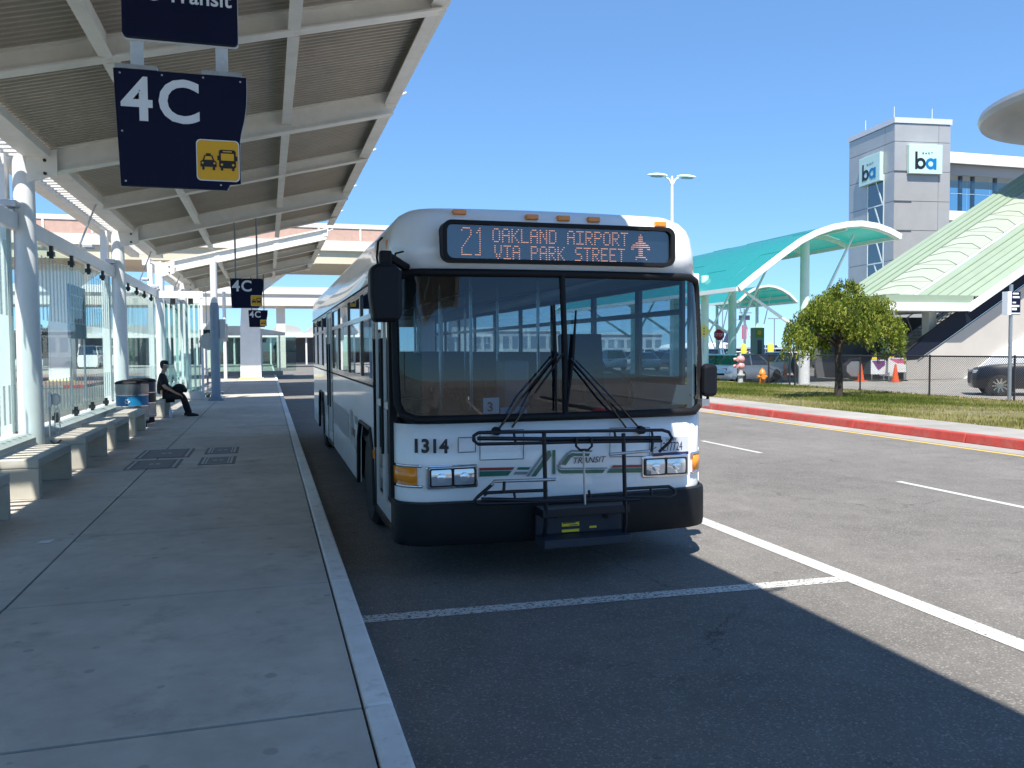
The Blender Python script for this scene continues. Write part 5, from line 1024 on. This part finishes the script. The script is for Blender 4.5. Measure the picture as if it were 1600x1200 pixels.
# rounded station roof overhead
dl = ony(1527, 178, 47.0); tc_ = math.atan2(dl[0], 47.0) + math.asin(10.0 / 64.0); dc = (64.0 * math.sin(tc_), 64.0 * math.cos(tc_), dl[2] - 2.1)
dr = thing('station_roof', 'grey rounded station roof seen from below at the sky edge', 'roof', (dc[0], dc[1], 0))
al = M('roof_alu', (.40, .40, .39), .35, .5, var=.06, scale=.5)
MB().lathe([(9.0, -.05), (9.85, .25), (10.0, .55), (9.9, .85), (9.3, 1.05), (4, 1.5), (0.02, 1.6)], dc, 64).build('outer_shell', al, dr, W=True, smooth=40)
for r0, r1, z0, z1 in ((7.6, 8.97, -.38, -.06), (5.6, 7.57, -.62, -.39), (0.02, 5.57, -.9, -.63)): MB().lathe([(r0, z0), (r1, z1), (r1, z1 + .05), (r0, z0 + .05)], dc, 64).build('soffit_ring', al, dr, W=True, smooth=40)
MB().lathe([(0, 0), (.7, 0), (.55, dc[2] - .9), (0, dc[2] - .9)], (dc[0] + 3, dc[1], 0), 24).build('support_column', al, dr, W=True, smooth=40)
# ================================================================ COVERED ESCALATOR
es = thing('covered_escalator', 'escalator and stairs under a pale green ribbed sloping roof', 'escalator', (33, 37, 0))
pg = M('roof_green', (.24, .305, .22), .42, var=.06, scale=1.2); pgw = M('roof_trim_white', (.66, .68, .64), .4); skl = M('skylight_panel', (.34, .375, .30), .35, var=.05, scale=2)
SLP = .577; EX0, EZ0 = 35.75, 3.95
def ez(x, h): return EZ0 + (x - EX0) * SLP + h
prof = [(35.7, 0), (36.05, .26), (36.4, .50), (36.75, .74), (37.1, .96), (37.45, 1.17), (37.8, 1.36)]
prof2 = [(38.0, 1.5), (38.6, 1.83), (39.2, 2.1), (39.8, 2.32)]; prof3 = [(39.85, 2.34), (40.2, 2.5), (40.55, 2.66), (40.9, 2.8), (41.3, 2.93)]
XE = 52.0
def sx(h): return EX0 + (.45 - h) / SLP
for pr, m_, nm in ((prof, pg, 'roof_panel'), (prof3, pg, 'roof_panel')):
    for (y0, h0), (y1, h1) in zip(pr[:-1], pr[1:]):
        MB().loft([[(sx(h0), y0 + .015, ez(sx(h0), h0)), (sx(h1), y1 - .015, ez(sx(h1), h1))], [(XE, y0 + .015, ez(XE, h0)), (XE, y1 - .015, ez(XE, h1))]], False, False).build(nm, m_, es, W=True, solid=.05)
        MB().bar((sx(h0), y0, ez(sx(h0), h0) + .03), (XE, y0, ez(XE, h0) + .03), .03, .07).build('seam', M('seam_green', (.20, .26, .19), .5), es, W=True)
nseg = 11
for k in range(nseg):
    a0, a1 = k / nseg, (k + 1) / nseg
    rows = []
    for a in (a0 + .0006, a1 - .0006): rows.append([(sx(h) + (XE - sx(h)) * a, y, ez(sx(h) + (XE - sx(h)) * a, h) + .03) for y, h in prof2])
    MB().loft(rows, False, False).build('skylight_panel', skl, es, W=True, solid=.03)
    for t_ in (0, .5): MB().tube([(sx(h) + (XE - sx(h)) * (a0 + t_ / nseg) + .5 * math.sin((y - 38) / 1.8 * math.pi) , y, ez(sx(h) + (XE - sx(h)) * (a0 + t_ / nseg) + .5 * math.sin((y - 38) / 1.8 * math.pi), h) + .06) for y, h in prof2]  , .016, 5).build('skylight_rib', M('rib_green', (.30, .35, .27), .5), es, W=True)
MB().bar((sx(1.42), 37.9, ez(sx(1.42), 1.42) + .04), (XE, 37.9, ez(XE, 1.42) + .04), .1, .12).build('roof_rail', pgw, es, W=True)
MB().loft([[(x, 35.55, ez(x, -.38)), (x, 35.69, ez(x, -.38)), (x, 35.69, ez(x, .06)), (x, 35.55, ez(x, .06))] for x in (EX0, XE)]).build('eave_fascia', pgw, es, W=True)
MB().box(30.3, EX0 + .0, 35.52, 41.4, 3.62, 4.05).build('landing_fascia', pgw, es, W=True); MB().box(30.5, EX0 + .35, 35.7, 41.2, 4.051, 4.45).build('landing_roof', pg, es, W=True)
# balustrade, walls, stairs
dkp = M('escalator_dark', (.008, .011, .022), .6, spec=.2); beig = M('escalator_wall', (.44, .405, .36), .6, var=.06, scale=.5, dirt=.2, dcol=(.4, .34, .28))
def lz(x, o): return 1.40 + (x - 33.9) * SLP + o
MB().prism([(30.0, 1.05), (32.4, 1.05), (33.4, 1.1), (33.95, lz(33.9, .0)), (XE, lz(XE, 0)), (XE, lz(XE, 1.15)), (33.7, lz(33.7, 1.05)), (32.6, 1.45), (30.0, 1.35)], 'y', 36.42, 36.5).build('balustrade', dkp, es, W=True)
MB().tube([(30.0, 36.45, 1.4), (32.4, 36.45, 1.45), (33.6, 36.45, lz(33.6, 1.1)), (XE, 36.45, lz(XE, 1.2))], .05, 8).build('handrail', black, es, W=True)
MB().tube([(33.2, 36.40, 1.05), (34.1, 36.40, lz(34.1, .06)), (XE, 36.40, lz(XE, .1))], .025, 6).build('skirt_trim', chrome, es, W=True)
MB().prism([(32.5, 0), (XE, 0), (XE, lz(XE, -.02)), (33.95, lz(33.95, -.02)), (33.3, 1.08), (32.5, 1.03)], 'y', 36.44, 36.62).build('side_wall', beig, es, W=True)
MB().prism([(36.2, 0), (XE, 0), (XE, 7.4), (38.6, 1.55)], 'y', 36.25, 36.42).build('lower_wall', M('wall_white', (.66, .67, .68), .5, var=.04), es, W=True)
for k in range(26):
    x = 33.6 + k * .34; MB().box(x, x + .36, 38.1, 40.4, lz(x, -.35), lz(x, -.15)).build('step', M('step_grey', (.33, .31, .27), .7), es, W=True)
MB().prism([(33.0, .2), (XE, lz(XE, -.9)), (XE, lz(XE, -.36)), (33.3, .85)], 'y', 38.0, 40.5).build('stair_stringer', beig, es, W=True)
for yy in (38.05, 40.45): MB().tube([(33.2, yy, 1.9), (33.8, yy, lz(33.8, .8)), (XE, yy, lz(XE, .8))], .035, 6).build('stair_rail', chrome, es, W=True)
for x in (31.9, 34.6): MB().box(x, x + .5, 37.2, 37.7, 0, 3.62).build('post', pgw, es, W=True)
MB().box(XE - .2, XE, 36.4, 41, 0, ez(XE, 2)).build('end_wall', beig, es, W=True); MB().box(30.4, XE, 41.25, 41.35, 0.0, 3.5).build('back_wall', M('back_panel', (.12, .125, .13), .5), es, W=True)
for x in (28.4, 30.2):  # rounded ends of the handrail newels
    MB().tube([(x + 1.0, 36.2 - (x - 28) * .0, 1.12), (x + .35, 36.2, 1.1), (x + .05, 36.2, .82), (x + .05, 36.2, .5), (x + .35, 36.2, .2), (x + 1.0, 36.2, .15)], .09, 8).build('newel_end', black, es, W=True)
    MB().prism(rrect(x + .12, x + 1.0, .22, 1.05, .3), 'y', 36.15, 36.25).build('newel_panel', M('newel_grey', (.25, .26, .27), .3, .3), es, W=True)
for px0, px1, py0, py1, col, lb in ((1361, 1384, 562, 585, (.75, .75, .76), 'white striped barrier board at the escalator foot'), (1388, 1416, 559, 582, (.70, .66, .62), 'pink and white barrier board next to the orange cone')):
    Yb = 35.6 if px0 < 1380 else 35.2
    a = ony(px0, py1, Yb); b = ony(px1, py0, Yb); s = thing('barrier_board', lb, 'barrier', ((a[0] + b[0]) / 2, Yb, 0), group='barrier boards at the escalator foot')
    MB().box(a[0], b[0], Yb, Yb + .03, a[2], b[2]).build('board', M('board_%d' % px0, col, .5), s, W=True); 
    MB().prism([(a[0] + .05, b[2] - .05), (b[0] - .05, b[2] - .05), (b[0] - .05, b[2] - .28), ((a[0] + b[0]) / 2, b[2] - .28 if px0 > 1380 else b[2] - .55)], 'y', Yb - .005, Yb - .001).build('print', M('print_%d' % px0, (.16, .05, .17) if px0 < 1380 else (.55, .12, .22), .5), s, W=True)
    MB().box(a[0] + .04, a[0] + .34, Yb - .008, Yb - .002, b[2] - .0, b[2] + .14).build('notice', M('sticker_yellow'), s, W=True)
    for x in (a[0] + .06, b[0] - .1): MB().box(x, x + .04, Yb + .031, Yb + .07, 0, b[2]).build('leg', steel, s, W=True)
    MB().box(a[0] + .0, b[0], Yb - .15, Yb + .25, 0, .04).build('foot', black, s, W=True)
# ================================================================ SIGNS AND POLES
sg = onz(1577, 622, .16); sp_ = thing('stop_sign_post', 'grey post with a navy and white route list sign by the fence', 'sign', (sg[0] * .925, sg[1] * .925, .22))
MB().tube([(0, 0, 0), (0, 0, 3.3)], .05, 10).build('post', M('galvanised'), sp_); k = .925; q0 = ony(1571, 492, sg[1] * k); q1 = ony(1591, 456, sg[1] * k); xb, zb, zt = q0[0] - sg[0] * k, q0[2] - .22, q1[2] - .22; xe = q1[0] - sg[0] * k
MB().box(xb + .12, xe, -.08, -.055, zb, zt).build('sign_board', navy, sp_); MB().box(xb - .02, xb + .115, -.09, .1, zb, zt).build('side_board', signwhite, sp_)
for j, (f0, f1, s0, s1) in enumerate(((.03, .09, .0, 1), (.2, .3, .05, .6), (.34, .42, .0, .9), (.5, .56, .1, .5), (.72, .8, .1, .9), (.88, .95, .1, .8))): MB().box(xb + .13 + (xe - xb - .14) * s0, xb + .13 + (xe - xb - .14) * s1, -.084, -.081, zb + (zt - zb) * f0, zb + (zt - zb) * f1).build('route_line', signwhite, sp_)
lp = ony(1050, 400, 42.0); lt = ony(1050, 278, 42.0)[2]
ld = thing('street_lamp', 'tall pale double armed street lamp rising behind the bus', 'lamp', (lp[0], 42.0, 0))
MB().tube([(0, 0, 0), (0, 0, lt)], [.13, .075], 12).build('pole', mintw, ld, smooth=50); MB().lathe([(0, 0), (.06, .02), (.05, .1), (0, .12)], (0, 0, lt), 12).build('finial', white, ld)
for s in (-1, 1):
    MB().tube([(s * .05, 0, lt - .35), (s * .2, 0, lt - .08), (s * .5, 0, lt + .08)], [.06, .06, .05], 8).build('arm', mintw, ld, smooth=60)
    MB().loft([[(s * x, y * wd, lt + .1 + z_) for y, z_ in ((-1, 0), (-.6, t_), (.6, t_), (1, 0), (.6, -b_), (-.6, -b_))] for x, wd, t_, b_ in ((.3, .05, .04, .02), (.55, .19, .09, .06), (1.0, .22, .1, .07), (1.35, .15, .06, .04), (1.5, .03, .01, .01))]).build('lamp_head', mintw, ld, smooth=60)
    MB().loft([[(s * x, y * wd, lt + .04) for y in (-1, 1)] for x, wd in ((.6, .13), (.95, .16), (1.25, .10))], False, False).build('lamp_lens', M('lens_grey', (.22, .25, .27), .3), ld, solid=.03)
def pole_sign(name, label, px, pyb, Y, parts, h):
    b = ony(px, pyb, Y); t = thing(name, label, 'sign', (b[0], Y, 0)); MB().tube([(0, 0, 0), (0, 0, h)], .035, 8).build('post', steel, t); return t, b
st, b = pole_sign('stop_sign', 'red octagonal stop sign at the car park', 1123, 523, 50., None, 3.0)
oc = lambda r: [(r * math.cos(math.pi / 8 + k * math.pi / 4), b[2] + r * math.sin(math.pi / 8 + k * math.pi / 4)) for k in range(8)]
MB().prism(oc(.42), 'y', -.06, -.04).build('sign_border', signwhite, st); MB().prism(oc(.39), 'y', -.065, -.0605).build('sign_face', M('stop_red', (.5, .02, .03), .4), st); text('sign_text', 'STOP', .3, signwhite, st, (0, -.068, b[2] - .11), align='CENTER', ext=.002, sx=.85)
yd, b = pole_sign('warning_sign', 'yellow diamond warning sign in front of a mint column', 1099, 517, 37., None, 2.9)
MB().prism([(-.36, b[2]), (0, b[2] - .36), (.36, b[2]), (0, b[2] + .36)], 'y', -.06, -.04).build('sign_face', M('warn_yellow', (.62, .55, .12), .4), yd); MB().box(-.03, .03, -.065, -.061, b[2] - .2, b[2] - .12).box(-.03, .03, -.065, -.061, b[2] - .04, b[2] + .02).box(-.03, .03, -.065, -.061, b[2] + .08, b[2] + .16).build('sign_mark', dkl, yd)
mc = MB().lathe([(0, 0), (.2, 0), (.2, 5.4), (0, 5.4)], (0, 0, 0), 16); cl_ = onz(1100, 595, 0); mcl = thing('canopy_column', 'mint green round column with a thin brace seen just right of the bus', 'column', (ony(1101, 560, 37.6)[0], 37.6, 0)); mc.build('shaft', mint, mcl, smooth=40); MB().tube([(.05, 0, 2.2), (1.9, 0, 5.3)], .05, 8).build('brace', mintw, mcl)
# ticket machine
tm = ony(1183, 575, 44.); tk = thing('ticket_machine', 'tall grey ticket machine with a green and orange header', 'machine', (tm[0], 44., 0)); hz = ony(1183, 512, 44.)[2]
MB().box(-.32, .32, -.25, .25, 0, hz).build('cabinet', M('machine_grey', (.22, .27, .26), .5), tk, bevel=.02); MB().box(-.3, .3, -.27, -.252, hz - .6, hz - .04).build('header', M('machine_green', (.10, .28, .04), .4), tk); MB().lathe([(0, -.01), (.14, -.01), (.14, 0), (0, 0)], (-.03, -.272, hz - .3), 16, 'y').build('header_mark', M('mark_orange', (.75, .33, .03), .4), tk); MB().box(-.14, .14, -.27, -.252, .5, hz - .75).build('face_panel', M('machine_dark', (.05, .07, .07), .4), tk); MB().box(.321, .35, -.2, .2, .3, hz).build('side_panel', M('lamp_grey'), tk)
for px, py, Y, lb in ((1162, 548, 52., 'short yellow bollard cover left of the ticket machine'), (1204, 552, 46., 'yellow bollard cover right of the mint post')):
    b = ony(px, py, Y); v = thing('bollard', lb, 'bollard', (b[0], Y, 0)); MB().lathe([(0, 0), (.2, 0), (.2, 1.9), (.1, 2.02), (0, 2.04)], n=16).build('cover', M('bollard_yellow', (.75, .6, .05), .45), v, smooth=40); MB().lathe([(.203, 1.2), (.206, 1.2), (.206, 1.35), (.203, 1.35)], n=16).build('band', black, v)
# far lights, mast sign, aircraft tail, terminal buildings
for px, py, Y, lb in ((1129, 481, 110., 'distant twin headed car park light nearest the bus'), (1165, 489, 120., 'distant car park light beside the banner mast'), (1210, 498, 115., 'distant car park light next to the tree crown'), (1150, 500, 150., 'thin distant car park light behind the stop sign')):
    t = ony(px, py, Y); f = thing('car_park_light', lb, 'lamp', (t[0], Y, 0), group='lights over the car park'); MB().tube([(0, 0, 0), (0, 0, t[2])], .09, 6).build('pole', steel, f); MB().box(-1.1, 1.1, -.12, .12, t[2] - .05, t[2] + .1).build('head', M('lens_grey'), f)
t = ony(1163, 497, 95.); f = thing('banner_mast', 'far mast with a dark board above a pink vertical banner', 'sign', (t[0], 95., 0)); MB().tube([(0, 0, 0), (0, 0, t[2] + 1.2)], .12, 6).build('mast', steel, f); MB().box(-.75, .75, -.1, .1, t[2] - .25, t[2] + .35).build('board', M('board_dark', (.04, .05, .09), .5), f); MB().box(-.3, .3, -.08, .08, t[2] - 2.7, t[2] - .9).build('banner', M('banner_pink', (.5, .12, .2), .5), f)
t = ony(1137, 520, 260.); f = thing('airliner_tail', 'dark tail fin of an airliner beyond the car park', 'aircraft', (t[0], 260., 0))
MB().prism([(-2.2, t[2] - 4.2), (1.0, t[2] - 4.2), (3.0, t[2] + 3.6), (1.4, t[2] + 3.6)], 'y', -.3, .3).build('tail_fin', M('tail_navy', (.035, .04, .09), .4), f); MB().lathe([(0, 0), (1.2, 1.5), (1.9, 6), (2.0, 26), (1.2, 30), (0, 31)], (-27, 0, t[2] - 5.4), 16, 'x').build('fuselage', white, f, smooth=60)
for s in (-1, 1): MB().tube([(-14, s * 1.5, t[2] - 6), (-14, s * 1.5, 0)], .3, 8).build('landing_gear', steel, f)
MB().bar((-1, -4, t[2] - 4), (-1, 4, t[2] - 4), 2.2, .2).build('tailplane', white, f)
for x0, x1, Y, h, lb in ((60, 118, 330., 9, 'long low pale airport building on the horizon'), (122, 150, 300., 7, 'low grey airport hangar on the horizon')):
    f = thing('airport_building', lb, 'building', ((x0 + x1) / 2, Y, 0)); MB().box(x0, x1, Y, Y + 20, 0, h).build('wall', M('far_wall', (.5, .5, .5), .7, var=.1, scale=.3), f, W=True); MB().box(x0 - .5, x1 + .5, Y - .6, Y + 20.5, h, h + .6).build('roof', M('far_roof', (.6, .6, .6), .6), f, W=True)
    for k in range(int((x1 - x0) / 4)): MB().box(x0 + 1 + k * 4, x0 + 3.6 + k * 4, Y - .1, Y - .01, 2, h - 2).build('window', M('far_window', (.16, .2, .25), .3), f, W=True)
# ================================================================ FAR LEFT: bridge, plaza, canopies
bm_ = M('bridge_cream', (.66, .62, .54), .6, var=.05, scale=.6); pk = M('bridge_tile', (.52, .34, .27), .6, var=.12, scale=3); sof = M('bridge_soffit', (.60, .54, .40), .6, var=.05, scale=.6)
br = thing('pedestrian_bridge', 'cream bridge with pink tile band crossing over the far end of the stop', 'bridge', (0, 54, 0))
zq = lambda py: ony(540, py, 50.)[2]
MB().box(-45, 13, 50.2, 57.8, zq(412), zq(392)).build('soffit', sof, br, W=True); MB().box(-45, 13, 50, 50.19, zq(392), zq(376)).build('lower_band', bm_, br, W=True); MB().box(-45, 13, 50.0, 50.19, zq(357), zq(350)).build('top_rail', white, br, W=True); MB().box(-45, 13, 50.2, 57.8, zq(392) + .004, zq(360)).build('deck', bm_, br, W=True)
for k in range(24):
    x = -45 + k * 2.4; MB().box(x + .06, x + 2.34, 50.05, 50.19, zq(375.5), zq(357.5)).build('tile_panel', pk, br, W=True); MB().box(x - .055, x + .055, 50.0, 50.19, zq(375.5), zq(357.5)).build('mullion', white, br, W=True)
for x in (-1, -11.5, -22, 12.2):
    z0 = zq(412)
    MB().loft([[(x - w_, 53.5, z), (x + w_, 53.5, z), (x + w_, 54.6, z), (x - w_, 54.6, z)] for w_, z in ((.62, 0), (.58, 3.2), (.45, 5.0), (.7, z0))]).build('pier', colw, br, W=True); MB().box(x - .75, x + .75, 53.3, 54.8, 0, .16).build('pier_foot', M('bollard_yellow'), br, W=True)
    MB().prism([(x - .45, 5.2), (x + .45, 5.2), (x + 2.6, z0), (x - 2.6, z0)], 'y', 53.7, 54.4).build('bracket', colw, br, W=True)
b2 = thing('far_bridge', 'second cream beam bridge farther down the road on slim columns', 'bridge', (0, 92, 0)); zf = lambda py: ony(470, py, 90.)[2]
MB().box(-40, 9.5, 90, 96, zf(478), zf(452)).build('beam', bm_, b2, W=True); MB().box(-40, 9.5, 89.8, 90, zf(460), zf(449)).build('rail', white, b2, W=True)
for x in (1.4, 6.0, -6, -14): MB().box(x - .45, x + .45, 91, 92, 0, zf(478)).build('column', bm_, b2, W=True)
fc = thing('far_canopy_row', 'row of far pale barrel canopies across the end of the plaza', 'canopy', (0, 112, 0)); zc = lambda py: ony(440, py, 110.)[2]
for k in range(8):
    x = -24 + k * 4.4; MB().loft([[(x + 2.0 * math.cos(t), y, zc(521) + 1.1 * math.sin(t)) for t in [math.pi * j / 8 for j in range(9)]] for y in (110, 118)]).build('barrel_roof', M('far_canopy_grey', (.45, .45, .43), .5), fc, W=True); MB().box(x - 2.1, x - 1.9, 110.2, 110.5, 0, zc(521)).build('column', colw, fc, W=True)
MB().box(-27, 9, 109.8, 118, zc(521) - .5, zc(521) - .003).build('edge_beam', white, fc, W=True); MB().box(-27, 9, 117, 118, .1, 3.5).build('back_wall', M('far_dark', (.10, .11, .13), .5), fc, W=True)
kq = onz(385, 590, .13); kk = thing('glass_kiosk', 'small white glass kiosk with a pitched roof beyond the first bridge pier', 'kiosk', (-1.5, 60, .12))
MB().prism([(-4.2, 2.9), (1.2, 2.9), (1.2, 3.05), (-1.5, 3.5), (-3.2, 3.5), (-4.2, 3.05)], 'y', 59.6, 63).build('roof', white, kk, W=True); MB().prism([(-4.3, 3.0), (-2.4, 3.0), (-3.35, 4.3)], 'y', 59.5, 59.7).build('gable', white, kk, W=True)
for k in range(5): x = -4.0 + k * 1.2; MB().box(x + .06, x + 1.1, 60, 60.02, .4, 2.8).build('glass_panel', glass('kiosk_glass', (.8, .9, .87), .03), kk, W=True); MB().box(x - .06, x + .06, 59.95, 60.08, .12, 2.9).build('post', white, kk, W=True)
MB().box(-4.0, 1.0, 59.9, 60.1, .12, .4).build('plinth', lightcon, kk, W=True); MB().box(-3.9, .9, 62.6, 62.7, .12, 2.8).build('back_glass', glass('kiosk_glass'), kk, W=True)
for px, Y, lb in ((352, 52., 'slim white post left of the glass kiosk'), (388, 58., 'slim grey post in front of the glass kiosk')):
    b = ony(px, 560, Y); f = thing('sign_post', lb, 'post', (b[0], Y, .1)); MB().tube([(0, 0, 0), (0, 0, 5.2)], .1, 8).build('shaft', white, f); MB().box(-.18, .18, -.13, -.105, 2.3, 3.3).build('plate', M('plate_dark', (.08, .09, .1), .5), f)
# road-end buildings that close the view under the bridges
for x0, x1, Y, h, lb, c_ in ((-90, -29, 125., 4.2, 'long low pale terminal building left beyond the plaza', (.62, .62, .62)),):
    f = thing('terminal_building', lb, 'building', ((x0 + x1) / 2, Y, 0)); MB().box(x0, x1, Y, Y + 18, 0, h).build('wall', M('term_%d' % int(x0), c_, .7, var=.06, scale=.4), f, W=True); MB().box(x0 - .4, x1 + .4, Y - .8, Y + 18.4, h, h + .7).build('roof', white, f, W=True)
    for k in range(int((x1 - x0) / 3)): 
        q = MB().box(x0 + .4 + k * 3, x0 + 2.6 + k * 3, Y - .06, Y - .005, 1, h - 2.2).build('window', M('far_window'), f, W=True); MB().box(x0 + .3 + k * 3, x0 + 2.7 + k * 3, Y - .12, Y - .061, h - 2.2, h - 2.0).build('lintel', white, q, W=True)
# island kerb and wall behind the glass
MB().box(-24, -9, 47, 70, -.02, .13).build('traffic_island', M('island_brick', (.30, .17, .13), .8, var=.2, scale=6), **ST)
for k in range(16): MB().box(-24 + k * .94, -23.1 + k * .94, 46.7, 46.99, -.01, .14).build('island_kerb', redp if k % 2 else lightcon, **ST)
